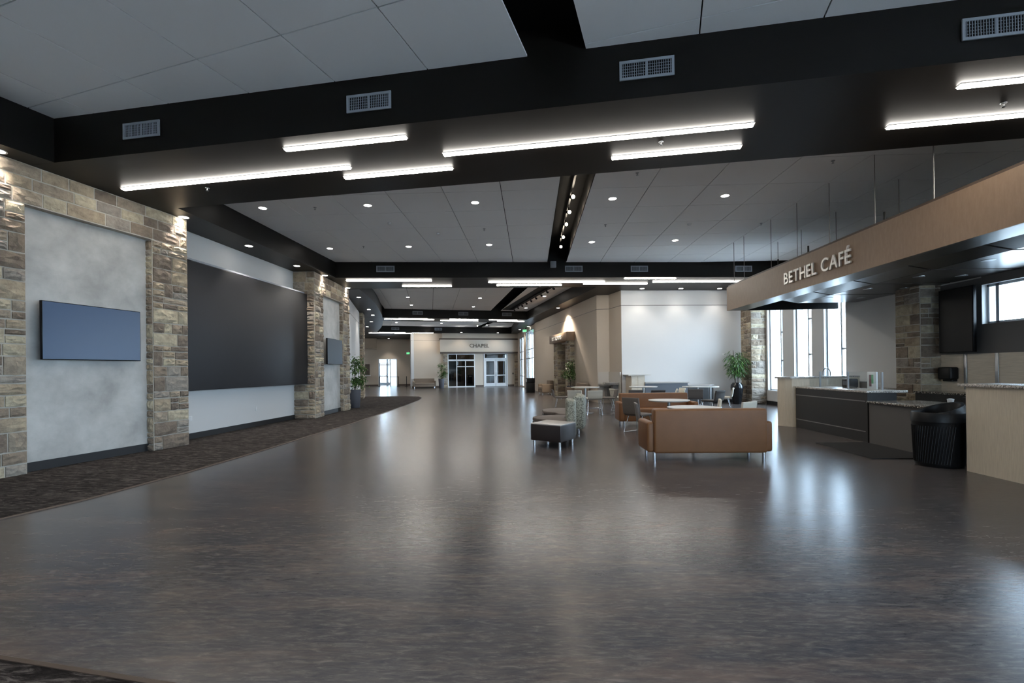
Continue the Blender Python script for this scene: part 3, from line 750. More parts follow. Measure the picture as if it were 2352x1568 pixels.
# ---- glazed side exit between chapel and restroom wall
G0,G1=(-1.22,43.45),(0.33,33.9)
Gd=((G1[0]-G0[0])/hypot(G1[0]-G0[0],G1[1]-G0[1]),(G1[1]-G0[1])/hypot(G1[0]-G0[0],G1[1]-G0[1]))
GL=hypot(G1[0]-G0[0],G1[1]-G0[1])
def Gpt(s,d=0.0): return (G0[0]+Gd[0]*s+Gd[1]*d, G0[1]+Gd[1]*s-Gd[0]*d)   # d>0 into hall
band_wall('wall_right',G0,G1,0.25,'beige_wall',groove=None,holes=[(1.5,3.9,0.06,4.25),(5.2,9.0,0.0,4.5)],z1=6.0,label='beige wall with the glazed side exit')
def gwin(name,s0,s1,z0,z1,vb,hb,label):
    f=MB(); t=0.07
    for (a,b,c,d) in ((s0,s0+t,z0,z1),(s1-t,s1,z0,z1),(s0,s1,z0,z0+t),(s0,s1,z1-t,z1)):
        f.prism([Gpt(a,-0.1),Gpt(b,-0.1),Gpt(b,-0.04),Gpt(a,-0.04)],c,d)
    o=structure(f.build(name,'frame_alu'),label)
    for s in vb: MB().prism([Gpt(s-.035,-0.1),Gpt(s+.035,-0.1),Gpt(s+.035,-0.04),Gpt(s-.035,-0.04)],z0,z1).build('mullion','frame_alu',o)
    for z in hb: MB().prism([Gpt(s0,-0.1),Gpt(s1,-0.1),Gpt(s1,-0.04),Gpt(s0,-0.04)],z-.035,z+.035).build('mullion','frame_alu',o)
    MB().prism([Gpt(s0,-0.075),Gpt(s1,-0.075),Gpt(s1,-0.07),Gpt(s0,-0.07)],z0,z1).build('pane','glass',o)
    return o
gwin('window_9',1.5,3.9,0.06,4.25,[2.7],[0.95,2.35,3.0],'tall narrow side window next to the chapel')
gwin('window_10',5.2,9.0,0.0,4.5,[6.6,7.9],[2.35,3.05],'glazed side exit with door under the green exit sign')

# ---- back of the hall, behind the camera, with glazing
bh=[(1.2+3.6*k,3.6+3.6*k,0.3,2.9) for k in (0,1)]
band_wall('wall_back',(9.8,-7.5),(-12.2,-7.5),0.3,'white_wall',holes=bh,groove=None,z1=6.0)
for k,(a,b,z0,z1) in enumerate(bh):
    x1,x0=9.8-a,9.8-b
    f=MB(); t=0.06; y0,y1=-7.72,-7.64
    f.box(x0,y0,z0,x0+t,y1,z1).box(x1-t,y0,z0,x1,y1,z1).box(x0,y0,z0,x1,y1,z0+t).box(x0,y0,z1-t,x1,y1,z1).box((x0+x1)/2-.03,y0,z0,(x0+x1)/2+.03,y1,z1).box(x0,y0,2.3,x1,y1,2.36)
    o=structure(f.build('window_%d'%(11+k),'frame_alu'))
    MB().box(x0,-7.69,z0,x1,-7.685,z1).build('pane','glass',o)
def portal_light(name,loc,rot,sx,sy):
    l=bpy.data.lights.new(name,'AREA'); l.shape='RECTANGLE'; l.size=sx; l.size_y=sy
    try: l.cycles.is_portal=True
    except Exception: pass
    o=bpy.data.objects.new(name,l); COL.objects.link(o); o.location=loc; o.rotation_euler=rot
for k,(a,b,z0,z1) in enumerate(bh):
    portal_light('daylight_portal',(9.8-(a+b)/2,-7.48,(z0+z1)/2),(radians(90),0,0),b-a,z1-z0)
for (y0,y1,z0,z1) in [(a,b,0.56,4.0) for a,b in wins]+[(6.2,10.36,2.33,3.15)]+[(a,b,0.3,3.4) for a,b in sidew]:
    portal_light('daylight_portal',(WX-0.01,(y0+y1)/2,(z0+z1)/2),(0,radians(90),0),z1-z0,y1-y0)
for (s0,s1,z0,z1) in ((1.5,3.9,0.06,4.25),(5.2,9.0,0.0,4.5)):
    q=Gpt((s0+s1)/2,0.02); portal_light('daylight_portal',(q[0],q[1],(z0+z1)/2),(0,radians(90),atan2(Gd[1],Gd[0])+radians(90)),z1-z0,s1-s0)

# ================================================================ LIGHT FITTINGS
def make_downlight(name,label,z,group,r=0.085,watts=SPOT_W,ang=95,blend=0.6,col=(1,0.93,0.84)):
    t=thing(name,label,'downlight',(0,0,z),0,group)
    MB().lathe([(r,0.006),(r+0.022,0.0),(r+0.022,-0.006),(r,-0.004)],20,ring=True).build('trim_ring','white_plastic',t,smooth=True)
    MB().lathe([(0.001,-0.003),(r,-0.003),(r,0.002),(0.001,0.002)],20).build('lens','lens',t)
    l=bpy.data.lights.new('lamp','SPOT'); l.energy=watts; l.color=col; l.spot_size=radians(ang); l.spot_blend=blend; l.shadow_soft_size=0.07
    o=bpy.data.objects.new('lamp',l); COL.objects.link(o); o.parent=t; o.location=(0,0,-0.03)
    return t
ORD=['first','second','third','fourth','fifth','sixth','seventh','eighth','ninth','tenth','eleventh','twelfth']
def downlights(spots,z,label,group,labels=None,**k):
    p=None
    for n_,(x,y) in enumerate(spots):
        if p is None:
            p=make_downlight('recessed_downlight',label,z,group,**k); p.location=(x,y,z); o=p
        else: o=copy_tree(p,(x,y,z))
        if labels: o['label']=labels[n_]
dl2=[(-6.10,10.7),(-3.66,10.7),(-1.21,10.7),(1.86,10.68),(4.32,10.68),(-6.10,14.36),(-3.66,14.34),(-1.21,14.34),(1.86,14.3),(4.32,14.32)]
downlights(dl2,ZC,'round downlight in the grey panel ceiling between the two widest dark beams','downlights in the middle panel ceiling',
  labels=[ORD[i%5]+' downlight from the dark projection screen, in the panel ceiling row '+('along the widest beam' if i<5 else 'along the second beam') for i in range(10)])
downlights([(-5.6,3.4),(-3.2,2.7),(-0.9,2.05),(2.0,1.2),(4.4,0.55),(-6.6,-0.1),(-4.2,-0.8),(-1.9,-1.45),(1.0,-2.3),(3.4,-2.95)],ZC1,'round downlight in the panel ceiling beyond the widest beam, away from the screen','downlights in the first panel ceiling',watts=SPOT_W*0.9)
downlights([(-6.25,24.2),(-2.62,24.95),(-6.80,27.1),(-3.37,28.3),(0.74,24.7),(-0.26,29.3)],ZC,'round downlight in the panel ceiling beside the restroom wall','downlights near the restroom wall',labels=['downlight by the curving soffit, nearer the second beam','downlight in the middle of the third bay panels, nearer the second beam','downlight by the curving soffit, nearer the third beam','downlight in the middle of the third bay panels, nearer the third beam','downlight between the unlit track and restroom wall, nearer the second beam','downlight between the unlit track and restroom wall, nearer the third beam'])
downlights([(-10.4,36.7),(-7.1,37.9),(-3.65,40.0)],ZC,'small round downlight in the panel ceiling before the chapel','downlights before the chapel')
downlights([(-7.13,9.58),(-7.14,11.88),(-7.07,14.23),(-6.86,15.72),(-7.02,18.15),(-7.45,20.5),(-8.42,24.6),(-9.05,27.1),(-10.35,30.7),(-11.8,34.1),(-7.62,6.55)],ZS,
           'round downlight in the dark soffit along the stone and white walls','downlights in the dark wall soffit',watts=SPOT_W*0.8,
  labels=['soffit downlight beside the large television niche, next to the projection screen','first soffit downlight over the projection screen from the large television','second soffit downlight over the projection screen from the large television','soffit downlight at the corner of the second stone portal','soffit downlight beyond the second television','soffit downlight above the potted ficus']+[ORD[i]+' downlight beyond the potted ficus in the curving soffit' for i in range(4)]+['soffit downlight on the stone beside the large television, away from the screen'])
downlights([(4.56,19.6),(6.17,19.77),(7.80,19.95)],ZS,'round downlight washing the bright white wall','downlights over the white wall',watts=SPOT_W*0.36)
downlights([(-0.85,38.6),(-0.15,36.0)],ZS,'round downlight in the soffit beside the glazed side exit','downlights by the side exit')
rq=Rpt(4.35,0.55)
downlights([rq],ZS,'downlight washing the beige wall above the restrooms portal','downlight over the restrooms portal',watts=SPOT_W*7,ang=120,col=(1,0.88,0.72))
downlights([Cpt(1.3,0.9),Cpt(4.2,1.3),Cpt(7.4,1.3)],ZS,'warm downlight added in the dropped ceiling to warm the chapel front','added downlights over the chapel front',watts=SPOT_W*0.38,ang=130,col=(1,0.86,0.68))  # three lamps added to throw warm light on the beige chapel front
fq=Fpt(5.9,1.0)
downlights([fq],ZS+0.003,'downlight over the far glazed exit','downlight over the far exit',watts=SPOT_W*1.5,ang=80)

def bar_light(x0,y0,x1,y1,label,group,w=0.075):
    L=hypot(x1-x0,y1-y0); t=thing('linear_light',label,'bar light',((x0+x1)/2,(y0+y1)/2,ZS),atan2(y1-y0,x1-x0),group)
    MB().box(-L/2-0.01,-w/2-0.01,-0.006,L/2+0.01,w/2+0.01,0.0).build('housing','white_plastic',t)
    MB().box(-L/2,-w/2,-0.03,L/2,w/2,-0.004).build('diffuser','led',t,bevel=0.008,seg=2)
for a,l_ in zip([(-7.05,8.02,-2.81,7.41),(-3.51,6.76,-1.68,6.51),(-3.05,7.81,-1.21,7.55),(-1.26,7.07,3.0,6.47),(1.28,7.36,3.11,7.10),(5.0,5.73,8.2,5.27),(4.87,6.66,8.4,6.15)],['long bar light ending close to the stone wall','short bar light between two vents of the widest beam','short bar light overlapping the end of the bar nearest the stone wall','longest bar light across the middle of the widest beam','short bar light beside the ceiling slot under the widest beam','bar light over the cafe nearest the fourth vent','bar light over the cafe canopy edge']):
    bar_light(*a,l_,'bar lights under the widest beam')
for a in [(-6.49,16.65,-3.51,16.95),(-4.84,17.95,-2.99,18.15),(-1.52,17.48,2.78,17.88),(-1.26,18.16,1.22,18.38),(2.03,18.2,4.48,18.42),(3.39,17.23,5.26,17.42),(4.6,18.05,8.17,18.38)]:
    n2_=globals().get('n2_',-1)+1
    bar_light(*a,ORD[n2_]+' bar light from the second television under the second dark beam','bar lights under the second beam')
for a in [(-9.0,29.15,-6.1,30.05),(-8.08,29.0,-6.39,29.5),(-5.77,30.5,-3.43,31.2),(-5.07,29.85,-3.33,30.36),(-2.64,30.55,-0.86,31.08),(-2.18,31.5,-0.41,32.05)]:
    n3_=globals().get('n3_',-1)+1
    bar_light(*a,ORD[n3_]+' bar light from the curving soffit under the third dark beam','bar lights under the third beam')
for a in [(-13.5,39.4,-11.6,40.0),(-12.5,39.1,-10.5,39.75),(-11.6,40.3,-9.5,41.0),(-10.0,40.0,-8.3,40.5)]:
    bar_light(*a,'glowing linear bar light under the dropped ceiling by the far lobby','bar lights by the far lobby')

# air vents on the beam faces
def make_vent(name,label,group,w=0.60,h=0.24):
    t=thing(name,label,'air vent',(0,0,0),0,group); f=MB(); b=0.03
    f.box(-w/2,-0.015,-h/2,w/2,0,-h/2+b).box(-w/2,-0.015,h/2-b,w/2,0,h/2).box(-w/2,-0.015,-h/2+b,-w/2+b,0,h/2-b).box(w/2-b,-0.015,-h/2+b,w/2,0,h/2-b).box(-0.008,-0.013,-h/2+b,0.008,0,h/2-b)
    f.build('frame','vent_grey',t)
    MB().box(-w/2+b,-0.002,-h/2+b,w/2-b,-0.001,h/2-b).build('recess','black_paint',t)
    n=22; g=MB()
    for i in range(n):
        x=-w/2+b+(i+0.5)*(w-2*b)/n; g.box(x-0.003,-0.012,-h/2+b,x+0.003,-0.003,h/2-b)
    for j in range(1,5):
        z=-h/2+b+j*(h-2*b)/5; g.box(-w/2+b,-0.005,z-0.002,w/2-b,-0.003,z+0.002)
    g.build('louvre','vent_grey',t)
    return t
def vents(N,xs,zc,label,group,frm='the stone wall',**k):
    a=atan2(N[1][1]-N[0][1],N[1][0]-N[0][0]); p=None
    for x in xs:
        loc=(x,ylin(*N,x)-0.012,zc)
        if p is None: p=make_vent('air_vent',label,group,**k); p.location=loc; p.rotation_euler=(0,0,a); o=p
        else: o=copy_tree(p,loc,a)
        o['label']=label+', '+ORD[xs.index(x)]+' from '+frm
vents(B1N,[-5.63,-2.10,1.42,4.95],5.06,'grey louvred vent on the widest beam','vents on the widest beam',w=0.63,h=0.23)
vents(B2N,[-4.98,1.56,3.90,7.70],5.03,'grey vent on the second dark beam','vents on the second beam',w=0.62,h=0.21,frm='the projection screen')
vents(B3N,[-6.9,-4.2,-1.5],5.05,'small vent on the third dark beam','vents on the third beam',w=0.62,h=0.21,frm='the curving soffit')
vents(B4N,[-11.3,-7.9],5.05,'small vent on the dropped ceiling by the chapel','vents by the far lobby',w=0.62,h=0.21,frm='the curving soffit')

# track spotlights in the slot
tr=thing('lighting_track','black lighting track in the dark ceiling slot','track',(0.98,0,5.55))
MB().box(-0.02,9.2,-0.02,0.02,16.2,0.02).build('rail','black_plastic',tr)
def make_spot(name,label,group,lit=True,watts=4):
    t=thing(name,label,'spotlight',(0,0,0),0,group)
    MB().tube([(0,0,0.12),(0,0,0.02)],0.012,8).build('stem','black_plastic',t)
    MB().tube([(-0.02,0.09,0.03),(0.0,0.0,0.0),(0.02,-0.10,-0.03)],[0.035,0.045,0.05],12).build('can','black_plastic',t,smooth=True)
    dv=Vector((0.02,-0.10,-0.03)); u=dv.normalized()
    MB().tube([dv+u*0.001,dv+u*0.006],0.042,14).build('lens','lens_warm' if lit else 'black_plastic',t)
    if lit:
        l=bpy.data.lights.new('lamp','SPOT'); l.energy=watts; l.color=(1,0.85,0.66); l.spot_size=radians(100); l.spot_blend=0.7; l.shadow_soft_size=0.04
        o=bpy.data.objects.new('lamp',l); COL.objects.link(o); o.parent=t; o.location=dv+u*0.02
        o.rotation_euler=u.to_track_quat('-Z','Y').to_euler()
    return t
sp=make_spot('track_spotlight','lit warm track spotlight in the black ceiling slot','lit track spotlights in the slot')
sp.location=(0.98,10.9,5.41)
for k,y in enumerate((11.95,12.95,14.2,15.3)): copy_tree(sp,(0.98,y,5.41),label=ORD[k+1]+' lit track spotlight from the widest beam in the black slot')
sp['label']='first lit track spotlight from the widest beam in the black slot'
spb=thing('loudspeaker','small grey loudspeaker box on the dark beam at the slot end','loudspeaker',(0.82,16.80,5.16),radians(5))
rbox('cabinet','vent_grey',spb,-0.1,-0.12,-0.11,0.1,0,0.11,0.01)
# dark track bars in the third bay
tr3=thing('lighting_track','black track with dark unlit spotlights before the chapel','track',(0,0,ZC-0.05))
MB().tube([(-1.2,29.6,0.0),(1.2,20.6,0.0)],0.03,6).build('rail','black_plastic',tr3)
sp3=make_spot('track_spotlight','dark unlit spotlight hanging from the black track beside the restroom wall','unlit track spotlights',lit=False)
sp3.location=(-0.95,28.7,ZC-0.19)
for k in range(1,9): copy_tree(sp3,(-0.95+2.0*k/8,28.7-7.4*k/8,ZC-0.19))
structure(MB().prism([(-1.75,29.9),(-1.1,30.1),(1.9,18.9),(1.25,18.8)],ZC-0.012,ZC+0.0).build('trim_slot','black_paint'),'black ceiling slot before the chapel')
sp4=make_spot('track_spotlight','lit spotlight hanging close to the chapel front','lit spotlight by the chapel')
sp4.location=(-4.3,38.6,ZC-0.16)
for dx in (0.5,0.9): 
    o=copy_tree(sp3,(-4.3+dx,38.9,ZC-0.16)); o['label']='dark unlit spotlight beside the lit one by the chapel'; o['group']='unlit spotlights by the chapel'
# sprinklers and detectors
def make_sprinkler(label,group):
    t=thing('sprinkler',label,'sprinkler',(0,0,0),0,group)
    MB().lathe([(0.001,0.0),(0.035,0.0),(0.03,-0.01),(0.001,-0.012)],14).build('escutcheon','steel',t)
    MB().lathe([(0.001,-0.01),(0.010,-0.012),(0.008,-0.04),(0.024,-0.046),(0.022,-0.05),(0.001,-0.05)],12).build('head','steel',t)
    return t
spr=make_sprinkler('small metal fire sprinkler in the middle panel ceiling','sprinklers in the panel ceiling'); 
pts=[(-4.9,10.75),(-5.0,14.2),(-1.2,12.7),(2.1,9.3),(5.6,9.0),(2.0,12.6),(6.1,12.8)]
spr.location=(*pts[0],ZC)
for p in pts[1:]: copy_tree(spr,(*p,ZC))
pts=[(-5.6,8.1),(1.9,6.9),(5.9,6.15)]
for p in pts:
    o=copy_tree(spr,(*p,ZS)); o['label']='small metal fire sprinkler under the widest dark beam'; o['group']='sprinklers under the beam'
def make_detector(loc,label,group):
    t=thing('smoke_detector',label,'smoke detector',loc,0,group)
    MB().lathe([(0.001,0),(0.055,0),(0.055,-0.015),(0.001,-0.016)],16).build('base','white_plastic',t)
    MB().lathe([(0.001,-0.014),(0.045,-0.015),(0.038,-0.045),(0.001,-0.05)],16).build('chamber','white_plastic',t,smooth=True)
for p in ((-3.55,12.0),(-2.5,13.0),(4.2,12.7)):
    make_detector((*p,ZC),'round white smoke detector on the middle panel ceiling','smoke detectors on the panel ceiling')

# ================================================================ LEFT WALL OBJECTS
def tv(label,p,ang,w,h,zc,gapd=0.10,mat='tv_screen_reflection',group=None):
    t=thing('television',label,'television',(p[0],p[1],zc),ang,group)
    bz=rbox('bezel','tv_dark',t,-w/2,-gapd-0.045,-h/2,w/2,-gapd,h/2,0.006,2)
    MB().box(-w/2+0.012,-gapd-0.0475,-h/2+0.014,w/2-0.012,-gapd-0.0455,h/2-0.012).build('screen',mat,bz)
    MB().box(-0.2,-gapd,-0.18,0.2,0.0,0.18).build('mount','black_plastic',t)
q=Apt(0.99,0.14); tv('large television on the plaster niche, blue window reflection in its screen colour',q,atan2(A_dir[1],A_dir[0]),1.60,0.93,2.21,0.12)
q=Bpt(1.68,0.14); tv('dark television on the plaster of the second stone portal',q,atan2(B_dir[1],B_dir[0]),1.52,0.90,2.21,0.16,'tv_screen_dim')
# large dark projection screen
scr=thing('projection_screen','large dark grey projection screen hung before the white wall','screen',(-7.50,9.95,0),atan2(5.10,0.32))
rbox('panel','screen_fabric',scr,0,-0.03,1.12,5.11,0.02,3.99,0.012,2)
MB().box(0.0,0.04,4.02,5.11,0.075,4.06).build('top_rail','vent_grey',scr)
MB().box(1.0,0.02,3.0,1.1,0.28,3.1).box(4.0,0.02,3.0,4.1,0.28,3.1).box(1.0,0.02,1.5,1.1,0.28,1.6).box(4.0,0.02,1.5,4.1,0.28,1.6).build('mount','black_plastic',scr)
wa=atan2(6.3,0.23)
def outlet(x,y,z,w,h,label):
    t=thing('wall_outlet',label,'wall outlet',(x,y,z),wa)
    pt=rbox('plate','white_plastic',t,-w/2,-0.008,-h/2,w/2,0,h/2,0.003,2)
    MB().box(-0.018,-0.0105,0.008,0.018,-0.008,0.042).box(-0.018,-0.0105,-0.042,0.018,-0.008,-0.008).build('socket','frame_white',pt)
outlet(-7.755,10.55,0.47,0.13,0.125,'wide white outlet plate on the wall next to the stone pier')
outlet(-7.66,13.0,0.50,0.075,0.12,'narrow white outlet plate under the middle of the projection screen')

# ================================================================ CAFE CANOPY
FX,ZB,ZT,YE=6.10,3.24,3.96,15.05
can=thing('cafe_canopy','bronze brown cafe canopy with a deep straight fascia hung on rods','canopy',(FX,YE,ZB))
def cbox(name,mat,x0,y0,z0,x1,y1,z1,parent=can,bev=0): 
    o=MB().box(x0-FX,y0-YE,z0-ZB,x1-FX,y1-YE,z1-ZB).build(name,mat,parent,bevel=bev); return o
Y0=2.6
cbox('fascia','fascia',FX,Y0,ZB,FX+0.03,YE,ZT)
cbox('end_fascia','fascia',FX+0.03,YE-0.03,ZB,WX-0.02,YE,ZT)
cbox('end_liner','black_paint',FX+0.04,YE-0.06,ZB+0.005,WX-0.02,YE-0.031,ZT-0.02)
cbox('soffit_edge','canopy_panel',FX+0.03,Y0,ZB,FX+0.55,YE-0.03,ZB+0.03)
cbox('deck','black_paint',FX+0.03,Y0,ZB+0.30,WX-0.02,YE-0.04,ZB+0.34)
cbox('top_rim','wood_dark',FX+0.03,Y0,ZT-0.03,FX+0.16,YE-0.03,ZT+0.05)
yy=YE-0.95
while yy>Y0+0.3:
    a=max(Y0+0.05,yy-1.55); ya,yb=a+0.06-YE,yy-YE
    xa,xb=0.66,1.62
    MB().add([(xa,ya,0.27),(xb,ya,0.08),(xb,yb,0.08),(xa,yb,0.27),(xa,ya,0.29),(xb,ya,0.10),(xb,yb,0.10),(xa,yb,0.29)],
             [(0,3,2,1),(4,5,6,7),(0,1,5,4),(1,2,6,5),(2,3,7,6),(3,0,4,7)]).build('soffit_panel','canopy_panel',can)
    MB().box(xb+0.02,ya,0.08,WX-0.05-FX,yb,0.10).build('soffit_panel','canopy_panel',can)
    yy=a
for y in (13.2,11.7,10.2,8.7,7.2,5.9):
    for x in (FX+1.95,FX+2.8):
        MB().lathe([(0.001,0.078),(0.09,0.078),(0.10,0.083),(0.10,0.073),(0.001,0.073)],18,(x-FX,y-YE)).build('can_light','steel',can)
for y in (14.73,14.05,12.5,11.3,10.1,8.8,7.55):
    MB().tube([(0.10,y-YE,ZT-ZB-0.02),(0.10,y-YE,ZC-ZB)],0.008,6).build('hanger_rod','strip_metal',can)
for y in (14.75,13.5,12.0,10.0):
    MB().tube([(1.42,y-YE,ZB-ZB+0.32),(1.42,y-YE,ZC-ZB)],0.008,6).build('hanger_rod','strip_metal',can)
for y in (12.2,10.9,8.6): MB().tube([(0.12,y-YE,ZT-ZB),(0.12,y-YE,ZT-ZB+0.22)],0.02,6).build('stub_post','black_plastic',can)

def letters(text,parent,size,depth,mat,width=None,track=0.0):
    """single letters as parts, laid along local +X, standing in local XZ, facing local -Y"""
    objs=[]; x=0.0
    for ch in text:
        if ch==' ': x+=size*0.36; continue
        cu=bpy.data.curves.new('letter','FONT'); cu.body=ch; cu.size=size; cu.extrude=depth/2; cu.resolution_u=4; cu.offset=size*0.012
        tmp=bpy.data.objects.new('letter_tmp',cu); COL.objects.link(tmp)
        bpy.context.view_layer.update()
        dg=bpy.context.evaluated_depsgraph_get()
        me=bpy.data.meshes.new_from_object(tmp.evaluated_get(dg)); bpy.data.objects.remove(tmp)
        xs=[v.co.x for v in me.vertices]; x0,x1=min(xs),max(xs)
        for v in me.vertices: v.co=Vector((v.co.x-x0+x, -v.co.z, v.co.y))
        me.materials.clear(); me.materials.append(MATS[mat])
        objs.append(link('letter',me,None,parent)); x+=(x1-x0)+size*0.10+track
    x-=size*0.10
    if width:
        for o in objs: o.scale=(width/x,1,1)
    return objs
sg=thing('sign_lettering','raised metal letters reading BETHEL CAFÉ on the canopy fascia','sign',(FX-0.035,11.62,3.445),radians(-90))
letters('BETHEL CAF\u00c9',sg,0.385,0.03,'letter_metal',width=2.36)
sg=thing('sign_lettering','dark letters reading CHAPEL on the beige band','sign',(*Cpt(5.04,0.445),3.49),CA)
letters('CHAPEL',sg,0.46,0.03,'letter_dark',width=1.74)
# restrooms header
hd=thing('portal_header','bronze header box over the restrooms portal','sign box',(*Rpt(6.62,0.0),2.94),atan2(-Rd[1],-Rd[0]))
rbox('box','fascia',hd,0,-0.46,0,3.42,0.0,0.45,0.006,1)
sg=thing('sign_lettering','pale letters reading RESTROOMS on the bronze header','sign',(*Rpt(6.0,0.478),3.06),atan2(-Rd[1],-Rd[0]))
letters('RESTROOMS',sg,0.30,0.02,'letter_metal',width=1.95)

# ================================================================ CAFE COUNTERS
# tall veneer end panel
c=thing('counter_end','tall light veneer counter end with granite cap next to the black bar front','counter',(6.24,12.36,0))
pts=[(0,0),(0.10,-0.17),(0.22,-0.27),(0.38,-0.31),(0.62,-0.31),(0.62,-0.16),(1.2,-0.10),(2.2,0.25),(2.2,0.45),(0.3,0.45)]
MB().prism(pts,0.0,1.20).build('panel','veneer',c)
cap=[(p[0]+(-0.05 if p[0]<0.4 else 0.03),p[1]+(-0.03 if p[1]<0 else 0.03)) for p in pts]
MB().prism(cap,1.20,1.235).build('granite_top','granite_light',c)
# black bar front
c=thing('bar_counter','black bar counter front with two thin metal strips and pale granite top','counter',(6.50,9.50,0))
MB().box(0,0,0.0,0.55,2.50,0.965).build('body','black_panel',c)
for z in (0.20,0.79): MB().box(-0.004,0.06,z,0.0,2.48,z+0.018).build('metal_strip','strip_metal',c)
MB().box(-0.03,-0.02,0.965,0.75,2.50,1.005).build('granite_top','granite_light',c,bevel=0.006)
# sneeze guard
g=thing('glass_guard','clear glass sneeze guard on slim metal posts on the bar','glass guard',(6.85,9.55,1.005))
for y in (0.05,1.05,2.05): MB().box(-0.015,y-0.015,0,0.015,y+0.015,0.36).build('post','steel',g)
for y in (0.07,1.07): MB().box(-0.004,y,0.02,0.004,y+0.96,0.36).build('pane','glass',g)
# low counter
c=thing('low_counter','low grey counter with speckled dark granite top beside the black bar','counter',(6.52,7.05,0))
MB().box(0,0,0,0.6,2.44,0.775).build('front','grey_panel',c)
MB().box(-0.06,-0.0,0.775,0.95,2.43,0.815).build('granite_top','granite_dark',c,bevel=0.006)
# black tall section beside the bin
c=thing('service_counter','black service counter with pale granite top behind the trash bin','counter',(6.32,6.38,0))
MB().box(0.0,0,0,0.9,0.62,0.97).build('body','black_panel',c)
MB().box(-0.02,0,0.97,0.95,0.66,1.01).build('granite_top','granite_light',c,bevel=0.006)
# big veneer panel
c=thing('service_counter','light veneer counter front with granite top beside the trash bin','counter',(6.10,2.9,0))
MB().box(0,0,0,0.12,4.05,1.185).build('panel','veneer',c)
MB().box(-0.05,0,1.185,0.55,4.13,1.225).build('granite_top','granite_light',c,bevel=0.006)
# back counter
c=thing('back_counter','dark back counter under the veneer backsplash','counter',(8.80,3.0,0))
MB().box(0,0,0,0.61,8.3,0.86).build('body','black_panel',c)
MB().box(-0.04,0,0.86,0.61,8.3,0.90).build('granite_top','granite_dark',c)
c=thing('back_counter','cafe back counter with sink below the tall windows','counter',(8.5,12.4,0))
MB().box(0,0,0,0.9,2.8,0.86).build('body','grey_panel',c)
MB().box(-0.03,0,0.86,0.9,2.8,0.90).build('granite_top','granite_light',c)
# metal strips on the backsplash
for y,l in ((10.72,'metal strip on the backsplash next to the towel dispenser'),(10.02,'metal strip on the backsplash above the veneer counter')):
    tag(MB().box(WX-0.05,y-0.035,0.95,WX-0.032,y+0.035,1.72).build('metal_strip','steel',bevel=0.004),l,'metal strip')
# faucet
f=thing('faucet','tall chrome gooseneck spring faucet behind the bar','faucet',(8.62,14.1,0.90),radians(20))
MB().lathe([(0.001,0),(0.03,0),(0.03,0.03),(0.001,0.03)],14).build('base','chrome',f)
MB().tube([(0,0,0.02),(0,0,0.38)]+[(-0.15+0.15*cos(a),0,0.38+0.15*sin(a)) for a in [pi*i/12 for i in range(1,13)]]+[(-0.30,0,0.26)],0.014,8).build('spout','chrome',f,smooth=True)
MB().tube([(-0.30,0,0.27),(-0.30,0,0.16)],0.02,10).build('spray_head','chrome',f,smooth=True)
MB().tube([(0,0,0.2),(-0.30,0,0.2)],0.006,6).build('bracket','chrome',f)
# small framed leaflet holder
f=thing('leaflet_frame','white frame with a green and dark leaflet on the bar','picture frame',(6.98,10.05,1.005),radians(-75))
rbox('frame','white_plastic',f,-0.10,-0.02,0,0.10,0.02,0.36,0.008,2)
MB().box(-0.05,-0.024,0.06,0.0,-0.021,0.30).build('leaflet','flyer_red',f)
MB().box(0.0,-0.024,0.12,0.04,-0.021,0.30).build('leaflet','flyer_green',f)
# coffee machine / dark device
d=thing('coffee_grinder','small black appliance standing behind the glass guard','appliance',(7.15,11.0,1.005))
rbox('body','black_plastic',d,-0.10,-0.14,0,0.10,0.14,0.20,0.03,3)
MB().box(-0.103,-0.05,0.06,-0.10,0.08,0.15).build('display','slate_panel',d)
# towel dispenser
d=thing('towel_dispenser','black paper towel dispenser on the backsplash','dispenser',(WX-0.03,11.05,1.30))
rbox('case','black_plastic',d,-0.20,-0.17,-0.14,0.0,0.17,0.14,0.04,4)
rbox('tray','black_plastic',d,-0.12,-0.12,-0.18,0.0,0.12,-0.13,0.01,2)
# cup + tray items
d=thing('paper_cup','white paper cup on the dark low counter behind the bin','cup',(6.85,8.08,0.815))
MB().lathe([(0.001,0),(0.032,0),(0.045,0.11),(0.001,0.11)],18).build('cup','white_plastic',d,smooth=True)
MB().lathe([(0.047,0.11),(0.049,0.115),(0.02,0.125),(0.001,0.125)],18).build('lid','frame_white',d,smooth=True)
tag(MB().box(6.9,6.5,1.011,7.2,6.8,1.02).build('paper_stack','white_plastic'),'small stack of white paper on the black service counter','paper')
d=thing('till_box','small black till on the granite behind the cup','till',(8.0,8.4,0.90))
for k,(y,l) in enumerate(((12.7,'brown storage crate on the back counter next to another'),(13.0,'brown storage crate on the back counter nearest the wall'))): pass
MB().box(-0.2,-0.2,-0.0,0.2,0.2,0.14).build('drawer','black_plastic',d)
MB().box(-0.22,-0.22,0.14,0.22,0.22,0.17).build('top','granite_dark',d)
tc=thing('till_counter','dark island counter behind the low granite counter','counter',(7.75,8.0,0))
MB().box(0,0,0,0.5,0.9,0.90).build('body','black_panel',tc)
for x,y,l in ((8.62,12.75,'tan storage box on the back counter beside the stone pilaster'),(8.62,13.15,'tan storage box on the back counter beside the sink')):
    b=thing('storage_box',l,'box',(x,y,0.90)); rbox('case','settee_fabric',b,-0.12,-0.14,0,0.12,0.14,0.16,0.008,2); MB().box(-0.14,-0.17,0.16,0.14,0.17,0.18).build('lid','grey_panel',b)
